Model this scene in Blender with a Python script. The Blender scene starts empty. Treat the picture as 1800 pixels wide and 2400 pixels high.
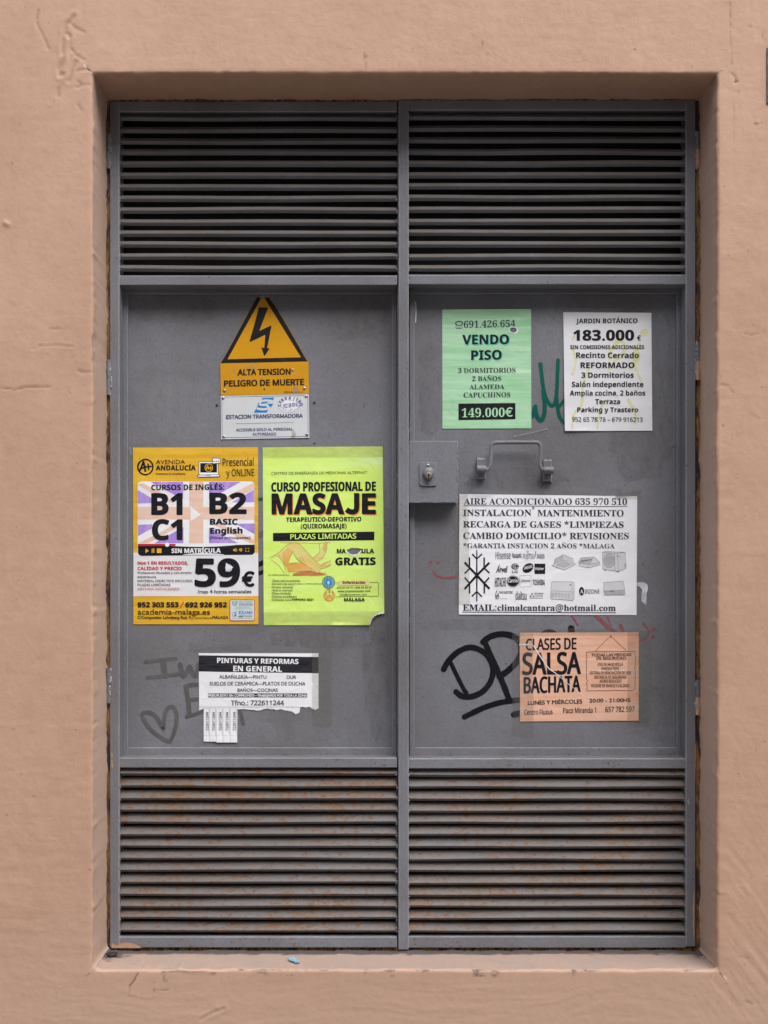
import bpy, bmesh, math, random, os, unicodedata
import numpy as np
from mathutils import Vector, Matrix
from mathutils.geometry import delaunay_2d_cdt

random.seed(7)
SC = bpy.context.scene
COL = SC.collection

# ------------------------------------------------------------------ camera, sky, sun, exposure
D = 3.0                      # camera to the front face of the door, metres
CX, CZ = -0.031, 1.40        # camera position (x, height above the pavement)
VX, VY = 869.0, 1375.0       # where the camera axis meets the 1800 x 2400 photograph
cd = bpy.data.cameras.new('camera')
cam = bpy.data.objects.new('camera', cd)
COL.objects.link(cam)
cam.location = (CX, -D, CZ)
cam.rotation_euler = (math.radians(90), 0, 0)
cd.sensor_fit = 'HORIZONTAL'
cd.sensor_width = 36.0
cd.lens = 60.0
cd.shift_x = (900 - VX) / 1800
cd.shift_y = (VY - 1200) / 1800
cd.clip_start, cd.clip_end = 0.05, 500
SC.camera = cam
SC.render.resolution_x, SC.render.resolution_y = 768, 1024

SUN_DIR = Vector((0.40, -0.80, 1.20)).normalized()      # towards the light
world = bpy.data.worlds.new('World')
SC.world = world
world.use_nodes = True
wn, wl = world.node_tree.nodes, world.node_tree.links
bg = wn['Background']
sky = wn.new('ShaderNodeTexSky')
sky.sky_type = 'NISHITA'
sky.sun_disc = False
sky.sun_elevation = math.asin(SUN_DIR.z)
sky.sun_rotation = math.atan2(SUN_DIR.x, SUN_DIR.y)
sky.dust_density = 4.0
hsv = wn.new('ShaderNodeHueSaturation')                  # a veiled, nearly white sky
hsv.inputs['Saturation'].default_value = 0.30
wl.new(sky.outputs[0], hsv.inputs['Color'])
wl.new(hsv.outputs[0], bg.inputs['Color'])
bg.inputs['Strength'].default_value = 0.13
ld = bpy.data.lights.new('sun', 'SUN')
ld.energy = 0.7
ld.angle = math.radians(60)
ld.color = (1.0, 0.97, 0.93)
sun = bpy.data.objects.new('sun', ld)
COL.objects.link(sun)
sun.rotation_euler = SUN_DIR.to_track_quat('Z', 'Y').to_euler()
sun.location = (2, -4, 6)
vs = SC.view_settings
vs.view_transform, vs.look, vs.gamma = 'Standard', 'None', 1.0
vs.exposure = 1.22

# ------------------------------------------------------------------ measuring helpers
def fx(px, y=0.0): return CX + (px - VX) * 1e-3 * (D + y) / D
def fz(py, y=0.0): return CZ - (py - VY) * 1e-3 * (D + y) / D
def W(px, py, y=0.0): return (fx(px, y), y, fz(py, y))

# ------------------------------------------------------------------ materials
def new_mat(name):
    m = bpy.data.materials.new(name)
    m.use_nodes = True
    return m, m.node_tree.nodes, m.node_tree.links, m.node_tree.nodes['Principled BSDF']

def noise(n, l, scale, detail=4, rough=0.55, vec=(1, 1, 1), dist=0.0, coord=None):
    tc = n.new('ShaderNodeTexCoord')
    mp = n.new('ShaderNodeMapping')
    mp.inputs['Scale'].default_value = vec
    l.new(tc.outputs[coord or 'Object'], mp.inputs['Vector'])
    t = n.new('ShaderNodeTexNoise')
    t.inputs['Scale'].default_value = scale
    t.inputs['Detail'].default_value = detail
    t.inputs['Roughness'].default_value = rough
    t.inputs['Distortion'].default_value = dist
    l.new(mp.outputs[0], t.inputs['Vector'])
    return t.outputs['Fac']

def ramp(n, l, src, stops):
    r = n.new('ShaderNodeValToRGB')
    el = r.color_ramp.elements
    while len(el) > 1: el.remove(el[-1])
    el[0].position = stops[0][0]
    el[0].color = (*stops[0][1], 1)
    for p, c in stops[1:]:
        e = el.new(p)
        e.color = (*c, 1)
    l.new(src, r.inputs[0])
    return r.outputs[0]

def mixc(n, l, fac, a, b, mode='MIX'):
    m = n.new('ShaderNodeMix')
    m.data_type = 'RGBA'
    m.blend_type = mode
    for sock, v in ((m.inputs[0], fac), (m.inputs[6], a), (m.inputs[7], b)):
        if hasattr(v, 'links') or hasattr(v, 'is_linked'): l.new(v, sock)
        elif isinstance(v, (int, float)): sock.default_value = v
        else: sock.default_value = (*v, 1)
    return m.outputs[2]

def mathn(n, l, op, a, b=None, clamp=False):
    m = n.new('ShaderNodeMath')
    m.operation = op
    m.use_clamp = clamp
    for i, v in enumerate((a, b)):
        if v is None: continue
        if hasattr(v, 'is_linked'): l.new(v, m.inputs[i])
        else: m.inputs[i].default_value = v
    return m.outputs[0]

def bump(n, l, b, h, strength, dist):
    bp = n.new('ShaderNodeBump')
    bp.inputs['Strength'].default_value = strength
    bp.inputs['Distance'].default_value = dist
    l.new(h, bp.inputs['Height'])
    l.new(bp.outputs[0], b.inputs['Normal'])

def g3(v): return (v, v, v)
MATS = {}

def plain(name, col, rough=0.5, metal=0.0, var=0.0, vscale=60, bumpy=0.0, vec=(1, 1, 1)):
    m, n, l, b = new_mat(name)
    b.inputs['Roughness'].default_value = rough
    b.inputs['Metallic'].default_value = metal
    if var:
        f = noise(n, l, vscale, 4, 0.6, vec)
        lo = tuple(c * (1 - var) for c in col)
        hi = tuple(min(1, c * (1 + var)) for c in col)
        l.new(ramp(n, l, f, [(0.3, lo), (0.7, hi)]), b.inputs['Base Color'])
    else:
        b.inputs['Base Color'].default_value = (*col, 1)
    if bumpy:
        bump(n, l, b, noise(n, l, 120, 3), bumpy, 0.002)
    MATS[name] = m
    return m

def paper_mat(name, a, c, hi=None, vec=(3, 1, 55), scale=1.6, lo_p=0.38, hi_p=0.62, wrinkle=0.42):
    """paper coloured by hand with a felt marker: horizontal streaks of two tones"""
    m, n, l, b = new_mat(name)
    f = noise(n, l, scale, 5, 0.6, vec, 0.3)
    stops = [(lo_p, a), (hi_p, c)]
    if hi: stops.append((hi_p + 0.12, hi))
    col = ramp(n, l, f, stops)
    g = noise(n, l, 9, 3)
    col = mixc(n, l, 0.10, col, ramp(n, l, g, [(0.35, g3(0.55)), (0.65, g3(1.0))]), 'MULTIPLY')
    l.new(col, b.inputs['Base Color'])
    b.inputs['Roughness'].default_value = 0.62
    w = noise(n, l, 14, 3, 0.5, (1, 1, 1), 1.2)
    w2 = noise(n, l, 700, 2)
    h = mathn(n, l, 'ADD', w, mathn(n, l, 'MULTIPLY', w2, 0.02))
    bump(n, l, b, h, wrinkle, 0.006)
    MATS[name] = m
    return m

paper_mat('yellow_marker_paper', (0.66, 0.36, 0.010), (0.77, 0.47, 0.025), vec=(2, 1, 40))
paper_mat('white_paper', (0.72, 0.73, 0.77), (0.78, 0.79, 0.83), vec=(1, 1, 6))
paper_mat('bright_white_paper', (0.79, 0.80, 0.85), (0.84, 0.85, 0.89), vec=(1, 1, 6))
paper_mat('lime_paper', (0.64, 0.87, 0.15), (0.67, 0.90, 0.24), hi=(0.68, 0.87, 0.40), vec=(2, 1, 14))
paper_mat('green_paper', (0.30, 0.60, 0.34), (0.44, 0.70, 0.48), hi=(0.56, 0.76, 0.58), vec=(3, 1, 40))
paper_mat('orange_paper', (0.76, 0.41, 0.27), (0.79, 0.50, 0.38), hi=(0.82, 0.66, 0.58), vec=(3, 1, 45))
paper_mat('lilac_print', (0.32, 0.20, 0.66), (0.48, 0.34, 0.76), vec=(30, 1, 6))
paper_mat('peach_print', (0.78, 0.50, 0.38), (0.76, 0.58, 0.50), vec=(6, 1, 30))
paper_mat('pill_print', (0.80, 0.55, 0.20), (0.74, 0.68, 0.25))
paper_mat('skin_print', (0.72, 0.56, 0.17), (0.70, 0.68, 0.25), hi=(0.74, 0.46, 0.10), vec=(8, 1, 12))
paper_mat('skin_deep_print', (0.70, 0.36, 0.07), (0.72, 0.50, 0.15), vec=(8, 1, 12))
paper_mat('red_brown_print', (0.42, 0.09, 0.04), (0.62, 0.26, 0.09), vec=(8, 1, 30))
paper_mat('pale_yellow_stain', (0.66, 0.66, 0.32), (0.70, 0.70, 0.50))
paper_mat('sketch_grey', (0.40, 0.41, 0.43), (0.55, 0.56, 0.60), vec=(8, 1, 20))
paper_mat('sketch_light', (0.58, 0.59, 0.63), (0.66, 0.67, 0.70), vec=(8, 1, 20))
paper_mat('badge_print', (0.56, 0.66, 0.70), (0.62, 0.70, 0.74))

def ink(name, col, alt, vec=(2, 1, 60), rough=0.5):
    m, n, l, b = new_mat(name)
    f = noise(n, l, 3, 5, 0.65, vec)
    l.new(ramp(n, l, f, [(0.40, col), (0.68, alt)]), b.inputs['Base Color'])
    b.inputs['Roughness'].default_value = rough
    b.inputs['Specular IOR Level'].default_value = 0.18
    MATS[name] = m
ink('black_ink', (0.007, 0.007, 0.011), (0.018, 0.019, 0.027))
ink('hatched_ink', (0.008, 0.008, 0.014), (0.05, 0.05, 0.06), vec=(8, 1, 160))
ink('navy_ink', (0.035, 0.035, 0.13), (0.06, 0.06, 0.17))
ink('serif_ink', (0.022, 0.021, 0.040), (0.055, 0.053, 0.085))
ink('purple_ink', (0.08, 0.06, 0.26), (0.13, 0.11, 0.34))
ink('red_ink', (0.48, 0.012, 0.035), (0.56, 0.04, 0.06))
ink('pale_red_ink', (0.58, 0.10, 0.10), (0.62, 0.18, 0.17))
ink('orange_ink', (0.80, 0.25, 0.04), (0.82, 0.32, 0.08))
ink('brown_line', (0.50, 0.22, 0.04), (0.62, 0.34, 0.09))
ink('blue_ink', (0.012, 0.20, 0.50), (0.03, 0.25, 0.56))
ink('teal_ink', (0.06, 0.46, 0.38), (0.10, 0.52, 0.45))
ink('grey_ink', (0.15, 0.15, 0.17), (0.24, 0.24, 0.27))
ink('thin_ink', (0.07, 0.07, 0.07), (0.14, 0.14, 0.13))
ink('olive_ink', (0.10, 0.13, 0.05), (0.18, 0.22, 0.09))
ink('orange_text_ink', (0.07, 0.028, 0.024), (0.14, 0.06, 0.045))
ink('sage_ink', (0.10, 0.18, 0.16), (0.2, 0.3, 0.28))
ink('euro_blue', (0.03, 0.20, 0.55), (0.05, 0.26, 0.62))
ink('graffiti_black', (0.006, 0.006, 0.008), (0.014, 0.014, 0.018), (1, 1, 1), 0.38)
ink('graffiti_green', (0.002, 0.085, 0.065), (0.006, 0.125, 0.095), (1, 1, 1), 0.45)

def faded(name, col, grey, lo, hi, scale):
    """worn marker: the pigment is missing in patches so the grey paint shows"""
    m, n, l, b = new_mat(name)
    f = noise(n, l, scale, 4, 0.7)
    l.new(ramp(n, l, f, [(lo, col), (hi, grey)]), b.inputs['Base Color'])
    b.inputs['Roughness'].default_value = 0.5
    MATS[name] = m
faded('faded_marker', (0.080, 0.078, 0.084), (0.125, 0.122, 0.128), 0.35, 0.7, 25)
faded('red_marker', (0.30, 0.035, 0.05), (0.20, 0.11, 0.12), 0.40, 0.66, 130)

# grey door paint: brushed stipple, runs, grime blotches, a little brown dust lying on upward faces
def grey_paint(name, rust=0.0, dust=0.5, tone=1.0):
    m, n, l, b = new_mat(name)
    a = noise(n, l, 3.2, 5, 0.6, (1, 1, 0.7))
    c = ramp(n, l, a, [(0.30, tuple(1.06 * tone * v for v in (0.142, 0.138, 0.146))), (0.55, tuple(1.06 * tone * v for v in (0.180, 0.184, 0.208))),
                       (0.75, tuple(1.06 * tone * v for v in (0.212, 0.222, 0.256)))])
    f = noise(n, l, 160, 3, 0.6)
    c = mixc(n, l, 0.35, c, ramp(n, l, f, [(0.30, g3(0.62)), (0.60, g3(1.0))]), 'MULTIPLY')
    sp = noise(n, l, 95, 2, 0.5)
    c = mixc(n, l, ramp(n, l, sp, [(0.70, g3(0)), (0.76, g3(0.65))]), c, (0.05, 0.045, 0.045))
    geo = n.new('ShaderNodeNewGeometry')
    sx = n.new('ShaderNodeSeparateXYZ')
    l.new(geo.outputs['Normal'], sx.inputs[0])
    up = ramp(n, l, sx.outputs['Z'], [(0.25, g3(0)), (0.7, g3(dust))])
    dn = noise(n, l, 22, 4, 0.6)
    up = mixc(n, l, 1.0, up, ramp(n, l, dn, [(0.35, g3(0.5)), (0.65, g3(1))]), 'MULTIPLY')
    c = mixc(n, l, up, c, (0.128, 0.108, 0.090))
    if rust:
        r1 = noise(n, l, 4.0, 3, 0.6, (1, 1, 1.8))
        r2 = noise(n, l, 105, 5, 0.74, (0.7, 1, 1.0), 0.5)
        r = mathn(n, l, 'ADD', mathn(n, l, 'MULTIPLY', r1, 0.28), mathn(n, l, 'MULTIPLY', r2, 0.72))
        k = ramp(n, l, r, [(rust, g3(0)), (rust + 0.03, g3(0.92))])
        rc = ramp(n, l, r2, [(0.52, (0.175, 0.085, 0.038)), (0.72, (0.080, 0.038, 0.020))])
        c = mixc(n, l, k, c, rc)
    l.new(c, b.inputs['Base Color'])
    b.inputs['Roughness'].default_value = 0.40
    b.inputs['Specular IOR Level'].default_value = 0.32
    h1 = noise(n, l, 190, 3, 0.55, (1, 1, 0.8))
    h2 = noise(n, l, 34, 3, 0.5)
    h = mathn(n, l, 'ADD', mathn(n, l, 'MULTIPLY', h1, 0.45), h2)
    bump(n, l, b, h, 0.55, 0.0022)
    MATS[name] = m
grey_paint('grey_paint', dust=0.35)
grey_paint('slat_paint', dust=0.85, rust=0.645, tone=0.86)
grey_paint('rusty_slat_paint', dust=0.80, rust=0.524, tone=0.74)
grey_paint('worn_paint', dust=0.5, rust=0.585, tone=1.02)
grey_paint('edge_highlight', dust=0.2, tone=1.55)  # lighter copy of the grey paint, for painted edge highlights

plain('steel', (0.38, 0.37, 0.36), 0.35, 0.8, 0.25, 90, 0.2)
plain('brass', (0.21, 0.185, 0.135), 0.5, 0.6, 0.3, 160, 0.2)
plain('dark_hole', (0.012, 0.011, 0.012), 0.8)
plain('dark_interior', (0.010, 0.009, 0.009), 0.9)
plain('washer_rubber', (0.03, 0.028, 0.028), 0.6, 0.0, 0.4, 200)
plain('pale_wear', (0.30, 0.31, 0.34), 0.5, 0, 0.2, 90)
plain('torn_white', (0.74, 0.75, 0.78), 0.7, 0, 0.08, 60)
plain('scrap_blue', (0.24, 0.42, 0.52), 0.6, 0, 0.3, 160)
plain('thread_white', (0.42, 0.46, 0.52), 0.4)
plain('plaque_white', (0.62, 0.64, 0.62), 0.4, 0, 0.1, 30)
plain('plaque_edge', (0.03, 0.03, 0.035), 0.5)
plain('street_render', (0.34, 0.30, 0.26), 0.8, 0, 0.15, 4)
plain('street_glass', (0.05, 0.055, 0.06), 0.2)
plain('scrap_white', (0.50, 0.51, 0.56), 0.7, 0, 0.2, 60)
plain('peach_blob', (0.46, 0.28, 0.19), 0.8, 0, 0.2, 120, 0.5)
plain('ochre_drip', (0.52, 0.30, 0.14), 0.7, 0, 0.3, 120, 0.5)

def enamel(name, col, wear, lo, hi, scale, vec=(1, 1, 1)):
    m, n, l, b = new_mat(name)
    f = noise(n, l, scale, 6, 0.62, vec, 0.4)
    f2 = noise(n, l, 12, 4, 0.6)
    base = mixc(n, l, 0.25, col, ramp(n, l, f2, [(0.35, g3(0.7)), (0.7, g3(1))]), 'MULTIPLY')
    l.new(mixc(n, l, ramp(n, l, f, [(lo, g3(0)), (hi, g3(0.85))]), base, wear), b.inputs['Base Color'])
    b.inputs['Roughness'].default_value = 0.42
    b.inputs['Specular IOR Level'].default_value = 0.25
    bump(n, l, b, f, 0.15, 0.001)
    MATS[name] = m
enamel('hazard_yellow', (0.62, 0.30, 0.012), (0.36, 0.24, 0.12), 0.585, 0.64, 22)
enamel('hazard_yellow_clean', (0.64, 0.31, 0.010), (0.40, 0.27, 0.14), 0.70, 0.76, 20)
enamel('hazard_black', (0.014, 0.013, 0.014), (0.14, 0.13, 0.125), 0.64, 0.72, 30)
enamel('sign_white', (0.62, 0.65, 0.68), (0.36, 0.32, 0.26), 0.635, 0.70, 24, (1, 1, 0.7))
enamel('sign_blue', (0.015, 0.22, 0.55), (0.5, 0.56, 0.6), 0.63, 0.68, 40)

def tape_mat():
    m, n, l, b = new_mat('clear_tape')
    out = n['Material Output']
    tr = n.new('ShaderNodeBsdfTransparent')
    tr.inputs[0].default_value = (0.93, 0.92, 0.90, 1)
    b.inputs['Base Color'].default_value = (0.30, 0.30, 0.31, 1)
    b.inputs['Roughness'].default_value = 0.22
    mx = n.new('ShaderNodeMixShader')
    f = noise(n, l, 30, 4, 0.6, (1, 1, 3))
    l.new(ramp(n, l, f, [(0.35, g3(0.06)), (0.7, g3(0.20))]), mx.inputs[0])
    l.new(tr.outputs[0], mx.inputs[1])
    l.new(b.outputs[0], mx.inputs[2])
    l.new(mx.outputs[0], out.inputs['Surface'])
    bump(n, l, b, noise(n, l, 25, 3), 0.4, 0.004)
    MATS['clear_tape'] = m
tape_mat()

def residue_mat(name, col, lo, hi, top):
    m, n, l, b = new_mat(name)
    out = n['Material Output']
    tr = n.new('ShaderNodeBsdfTransparent')
    b.inputs['Base Color'].default_value = (*col, 1)
    b.inputs['Roughness'].default_value = 0.5
    mx = n.new('ShaderNodeMixShader')
    f = noise(n, l, 28, 5, 0.7, (1.6, 1, 0.7), 0.6)
    l.new(ramp(n, l, f, [(lo, g3(0)), (hi, g3(top))]), mx.inputs[0])
    l.new(tr.outputs[0], mx.inputs[1])
    l.new(b.outputs[0], mx.inputs[2])
    l.new(mx.outputs[0], out.inputs['Surface'])
    MATS[name] = m
residue_mat('glue_residue', (0.42, 0.42, 0.44), 0.42, 0.70, 0.24)
residue_mat('grime_stain', (0.075, 0.066, 0.060), 0.36, 0.70, 0.20)

def jamb_mat():
    """old steel sub-frame in the gap: ochre filler, rust, black"""
    m, n, l, b = new_mat('rusty_ochre')
    f = noise(n, l, 9, 5, 0.7, (6, 1, 1), 0.5)
    f2 = noise(n, l, 70, 4, 0.7, (1.5, 1, 0.6))
    f = mathn(n, l, 'ADD', mathn(n, l, 'MULTIPLY', f, 0.7), mathn(n, l, 'MULTIPLY', f2, 0.3))
    l.new(ramp(n, l, f, [(0.36, (0.02, 0.016, 0.016)), (0.45, (0.06, 0.032, 0.020)), (0.52, (0.24, 0.12, 0.04)), (0.60, (0.34, 0.21, 0.085)), (0.68, (0.08, 0.055, 0.045))]), b.inputs['Base Color'])
    b.inputs['Roughness'].default_value = 0.8
    bump(n, l, b, f, 0.6, 0.003)
    MATS['rusty_ochre'] = m
jamb_mat()

def wall_mat():
    m, n, l, b = new_mat('peach_plaster')
    at = n.new('ShaderNodeAttribute')
    at.attribute_name = 'wear'
    sp = n.new('ShaderNodeSeparateColor')
    l.new(at.outputs['Color'], sp.inputs[0])
    f = noise(n, l, 2.4, 6, 0.68)
    c = ramp(n, l, f, [(0.30, (0.455, 0.278, 0.192)), (0.55, (0.500, 0.312, 0.220)), (0.75, (0.540, 0.348, 0.252))])
    f2 = noise(n, l, 26, 4, 0.65)
    c = mixc(n, l, 0.22, c, ramp(n, l, f2, [(0.30, g3(0.72)), (0.62, g3(1.0))]), 'MULTIPLY')
    dots = noise(n, l, 85, 2, 0.4)
    c = mixc(n, l, ramp(n, l, dots, [(0.745, g3(0)), (0.79, g3(0.55))]), c, (0.20, 0.115, 0.085))
    tcz = n.new('ShaderNodeTexCoord')
    sz = n.new('ShaderNodeSeparateXYZ')
    l.new(tcz.outputs['Object'], sz.inputs[0])
    hz = mathn(n, l, 'ADD', sz.outputs['Z'], mathn(n, l, 'MULTIPLY', noise(n, l, 5, 4, 0.6), 0.5))
    c = mixc(n, l, ramp(n, l, hz, [(0.70, g3(0.62)), (0.98, g3(0.0))]), c, (0.510, 0.342, 0.258))      # splashed, faded foot of the wall
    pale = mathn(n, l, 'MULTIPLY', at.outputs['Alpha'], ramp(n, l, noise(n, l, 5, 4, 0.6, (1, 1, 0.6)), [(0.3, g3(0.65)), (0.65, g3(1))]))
    c = mixc(n, l, pale, c, (0.545, 0.388, 0.305))  # side jambs paler: missing bounce light put into the colour
    # worn sill: paint rubbed to chalky grey
    g = noise(n, l, 20, 5, 0.7, (0.6, 1, 1))
    wear = mathn(n, l, 'MULTIPLY', sp.outputs[1], ramp(n, l, g, [(0.32, g3(0.35)), (0.6, g3(1))]))
    c = mixc(n, l, wear, c, (0.365, 0.300, 0.272))
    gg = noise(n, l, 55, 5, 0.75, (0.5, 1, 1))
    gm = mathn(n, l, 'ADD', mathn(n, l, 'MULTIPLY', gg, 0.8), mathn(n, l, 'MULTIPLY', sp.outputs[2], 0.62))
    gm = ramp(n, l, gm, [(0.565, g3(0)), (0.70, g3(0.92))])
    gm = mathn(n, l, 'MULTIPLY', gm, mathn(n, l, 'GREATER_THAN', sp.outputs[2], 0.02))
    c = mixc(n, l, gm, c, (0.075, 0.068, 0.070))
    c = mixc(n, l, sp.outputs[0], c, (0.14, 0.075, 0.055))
    l.new(c, b.inputs['Base Color'])
    b.inputs['Roughness'].default_value = 0.60
    b.inputs['Specular IOR Level'].default_value = 0.4
    h1 = noise(n, l, 300, 3, 0.65)
    h2 = noise(n, l, 90, 4, 0.6, (1, 1, 1.2), 0.3)
    h = mathn(n, l, 'ADD', mathn(n, l, 'MULTIPLY', h1, 0.8), h2)
    bump(n, l, b, h, 0.30, 0.0017)
    MATS['peach_plaster'] = m
wall_mat()

def pavement_mat():
    m, n, l, b = new_mat('pavement_slabs')
    tc = n.new('ShaderNodeTexCoord')
    br = n.new('ShaderNodeTexBrick')
    br.inputs['Scale'].default_value = 1.0
    br.inputs['Brick Width'].default_value = 0.4
    br.inputs['Row Height'].default_value = 0.4
    br.inputs['Mortar Size'].default_value = 0.006
    br.inputs['Color1'].default_value = (0.21, 0.20, 0.19, 1)
    br.inputs['Color2'].default_value = (0.18, 0.172, 0.165, 1)
    br.inputs['Mortar'].default_value = (0.10, 0.095, 0.09, 1)
    l.new(tc.outputs['Object'], br.inputs['Vector'])
    f = noise(n, l, 30, 5, 0.7)
    l.new(mixc(n, l, 0.4, br.outputs['Color'], ramp(n, l, f, [(0.3, g3(0.6)), (0.7, g3(1))]), 'MULTIPLY'), b.inputs['Base Color'])
    b.inputs['Roughness'].default_value = 0.75
    MATS['pavement_slabs'] = m
pavement_mat()

# ------------------------------------------------------------------ mesh builder
ROOT = {}

class MB:
    def __init__(self):
        self.v, self.f, self.m, self.names, self.smooth = [], [], [], [], []
    def mi(self, name):
        if name not in self.names: self.names.append(name)
        return self.names.index(name)
    def add(self, verts, faces, mat, smooth=False):
        o = len(self.v)
        k = self.mi(mat)
        self.v.extend(tuple(p) for p in verts)
        for f in faces:
            self.f.append(tuple(i + o for i in f))
            self.m.append(k)
            self.smooth.append(smooth)
    def box(self, x0, x1, y0, y1, z0, z1, mat, c=0.0012):
        if x0 > x1: x0, x1 = x1, x0
        if z0 > z1: z0, z1 = z1, z0
        bm = bmesh.new()
        bmesh.ops.create_cube(bm, size=1.0)
        for v in bm.verts:
            v.co = Vector((x0 + (v.co.x + .5) * (x1 - x0), y0 + (v.co.y + .5) * (y1 - y0), z0 + (v.co.z + .5) * (z1 - z0)))
        if c: bmesh.ops.bevel(bm, geom=list(bm.edges), offset=c, segments=2, profile=0.5, affect='EDGES')
        if mat in ('grey_paint', 'worn_paint') and c:              # highlights painted into the colour along the arrises
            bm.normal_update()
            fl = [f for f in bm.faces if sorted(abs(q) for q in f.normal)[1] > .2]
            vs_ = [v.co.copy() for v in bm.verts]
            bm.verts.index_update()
            self.add(vs_, [[v.index for v in f.verts] for f in fl], 'edge_highlight')
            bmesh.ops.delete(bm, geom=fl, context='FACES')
        self.take(bm, mat)
    def take(self, bm, mat, smooth=False):
        bm.verts.index_update()
        self.add([v.co.copy() for v in bm.verts], [[v.index for v in f.verts] for f in bm.faces], mat, smooth)
        bm.free()
    def tube(self, pts, r, mat, seg=12, caps=True):
        pts = [Vector(p) for p in pts]
        rings = []
        up = Vector((0, -1, 0))
        for i, p in enumerate(pts):
            d = (pts[min(i + 1, len(pts) - 1)] - pts[max(i - 1, 0)]).normalized()
            u = d.cross(up)
            if u.length < 0.05: u = d.cross(Vector((1, 0, 0)))
            u.normalize()
            w = d.cross(u).normalized()
            rr = r[i] if isinstance(r, (list, tuple)) else r
            rings.append([p + rr * (math.cos(a) * u + math.sin(a) * w) for a in [2 * math.pi * k / seg for k in range(seg)]])
        V = [q for ring in rings for q in ring]
        F = []
        for i in range(len(rings) - 1):
            for k in range(seg):
                F.append((i * seg + k, i * seg + (k + 1) % seg, (i + 1) * seg + (k + 1) % seg, (i + 1) * seg + k))
        self.add(V, F, mat, True)
        if caps:
            self.add(rings[0], [tuple(range(seg))], mat)
            self.add(rings[-1], [tuple(range(seg))], mat)
    def disc(self, x, z, y0, y1, r, mat, seg=20, rz=None, dome=0.0):
        """a round head standing out of a wall plane from y0 (back) to y1 (front)"""
        rz = rz or r
        steps = [(1.0, y0), (1.0, y1 + (y0 - y1) * 0.25), (0.88, y1)]
        rings = [[(x + r * s * math.cos(2 * math.pi * k / seg), y, z + rz * s * math.sin(2 * math.pi * k / seg)) for k in range(seg)] for s, y in steps]
        V = [q for ring in rings for q in ring] + [(x, y1 - dome, z)]
        F = []
        for i in range(2):
            for k in range(seg):
                F.append((i * seg + k, i * seg + (k + 1) % seg, (i + 1) * seg + (k + 1) % seg, (i + 1) * seg + k))
        for k in range(seg): F.append((2 * seg + k, 2 * seg + (k + 1) % seg, 3 * seg))
        self.add(V, F, mat, True)
    def blob(self, x, y, z, sx, sy, sz, mat):
        bm = bmesh.new()
        bmesh.ops.create_icosphere(bm, subdivisions=2, radius=1.0)
        for v in bm.verts:
            k = 1 + random.uniform(-.22, .22)
            v.co = Vector((x + v.co.x * sx * k, y + v.co.y * sy * k, z + v.co.z * sz * k))
        self.take(bm, mat, True)
    def build(self, name, parent=None, loc=None):
        L = Vector(loc) if loc is not None else (ROOT[parent.name] if parent else Vector((0, 0, 0)))
        me = bpy.data.meshes.new(name)
        me.from_pydata([tuple(Vector(p) - L) for p in self.v], [], self.f)
        for nme in self.names: me.materials.append(MATS[nme])
        me.polygons.foreach_set('material_index', self.m)
        me.polygons.foreach_set('use_smooth', self.smooth)
        me.update()
        o = bpy.data.objects.new(name, me)
        COL.objects.link(o)
        if parent: o.parent = parent
        else: o.location = L
        ROOT[o.name] = L
        return o

def empty(name, loc):
    o = bpy.data.objects.new(name, None)
    COL.objects.link(o)
    o.location = loc
    o.empty_display_size = 0.1
    ROOT[o.name] = Vector(loc)
    return o

def tag(o, label=None, cat=None, group=None, kind=None):
    if label: o['label'] = label
    if cat: o['category'] = cat
    if group: o['group'] = group
    if kind: o['kind'] = kind
    return o
# ------------------------------------------------------------------ pavement and plastered wall
WY = -0.147                                             # wall face; the door stands behind it at y = 0
def value_noise(x, z, cell, seed):
    rs = np.random.RandomState(seed)
    T = rs.rand(257, 257)
    u, w = x / cell + 500.37, z / cell + 500.71
    i, j = np.floor(u).astype(int), np.floor(w).astype(int)
    a, c = u - i, w - j
    a, c = a * a * a * (a * (a * 6 - 15) + 10), c * c * c * (c * (c * 6 - 15) + 10)
    i, j = i % 256, j % 256
    return (T[i, j] * (1 - a) * (1 - c) + T[i + 1, j] * a * (1 - c) + T[i, j + 1] * (1 - a) * c + T[i + 1, j + 1] * a * c) - 0.5

def wpx(px, py): return (fx(px, WY), fz(py, WY))
def wreg(ox, oy, s, pts): return [wpx(ox + x / s, oy + y / s) for x, y in pts]

# (points, groove half width m, depth m, darkness, ridge height m)
MARKS = []
def crack(pts, hw=0.0015, dep=0.0012, dark=0.8, ridge=0.0): MARKS.append((pts, hw, dep, dark, ridge))
BL = lambda p: wreg(200, 2100, 4.608, p)
crack(BL([(572, 828), (550, 870), (512, 930), (478, 968)]), 0.0015, 0.0018, 0.9)
crack(BL([(485, 985), (487, 1050)]), 0.0011, 0.001, 0.7)
crack(BL([(480, 1056), (560, 1080), (640, 1100), (730, 1100), (745, 1060)]), 0.0012, -0.0012, 0.05)
crack(BL([(750, 1055), (738, 1005), (820, 1012), (905, 1012)]), 0.0011, 0.001, 0.5)
crack(BL([(830, 820), (846, 880), (850, 922), (880, 925)]), 0.0013, 0.0012, 0.7)
crack(BL([(840, 818), (1000, 815), (1150, 822), (1270, 822), (1400, 830)]), 0.0016, 0.001, 0.75)
crack(BL([(1460, 840), (1475, 890)]), 0.0009, 0.0008, 0.4)
crack(BL([(1240, 1330), (1380, 1260), (1500, 1215)]), 0.003, 0.0012, 0.15, 0.0006)
crack(BL([(1410, 1190), (1445, 1215)]), 0.003, -0.001, 0.05)
TR = lambda p: wreg(1700, 60, 9.22, p)
crack(TR([(105, -500), (112, 0), (115, 340), (125, 700), (135, 850)]), 0.0010, 0.0012, 0.6)
crack(TR([(85, 1005), (165, 1050), (215, 1100), (245, 1180), (235, 1230)]), 0.0012, 0.0012, 0.7)
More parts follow.
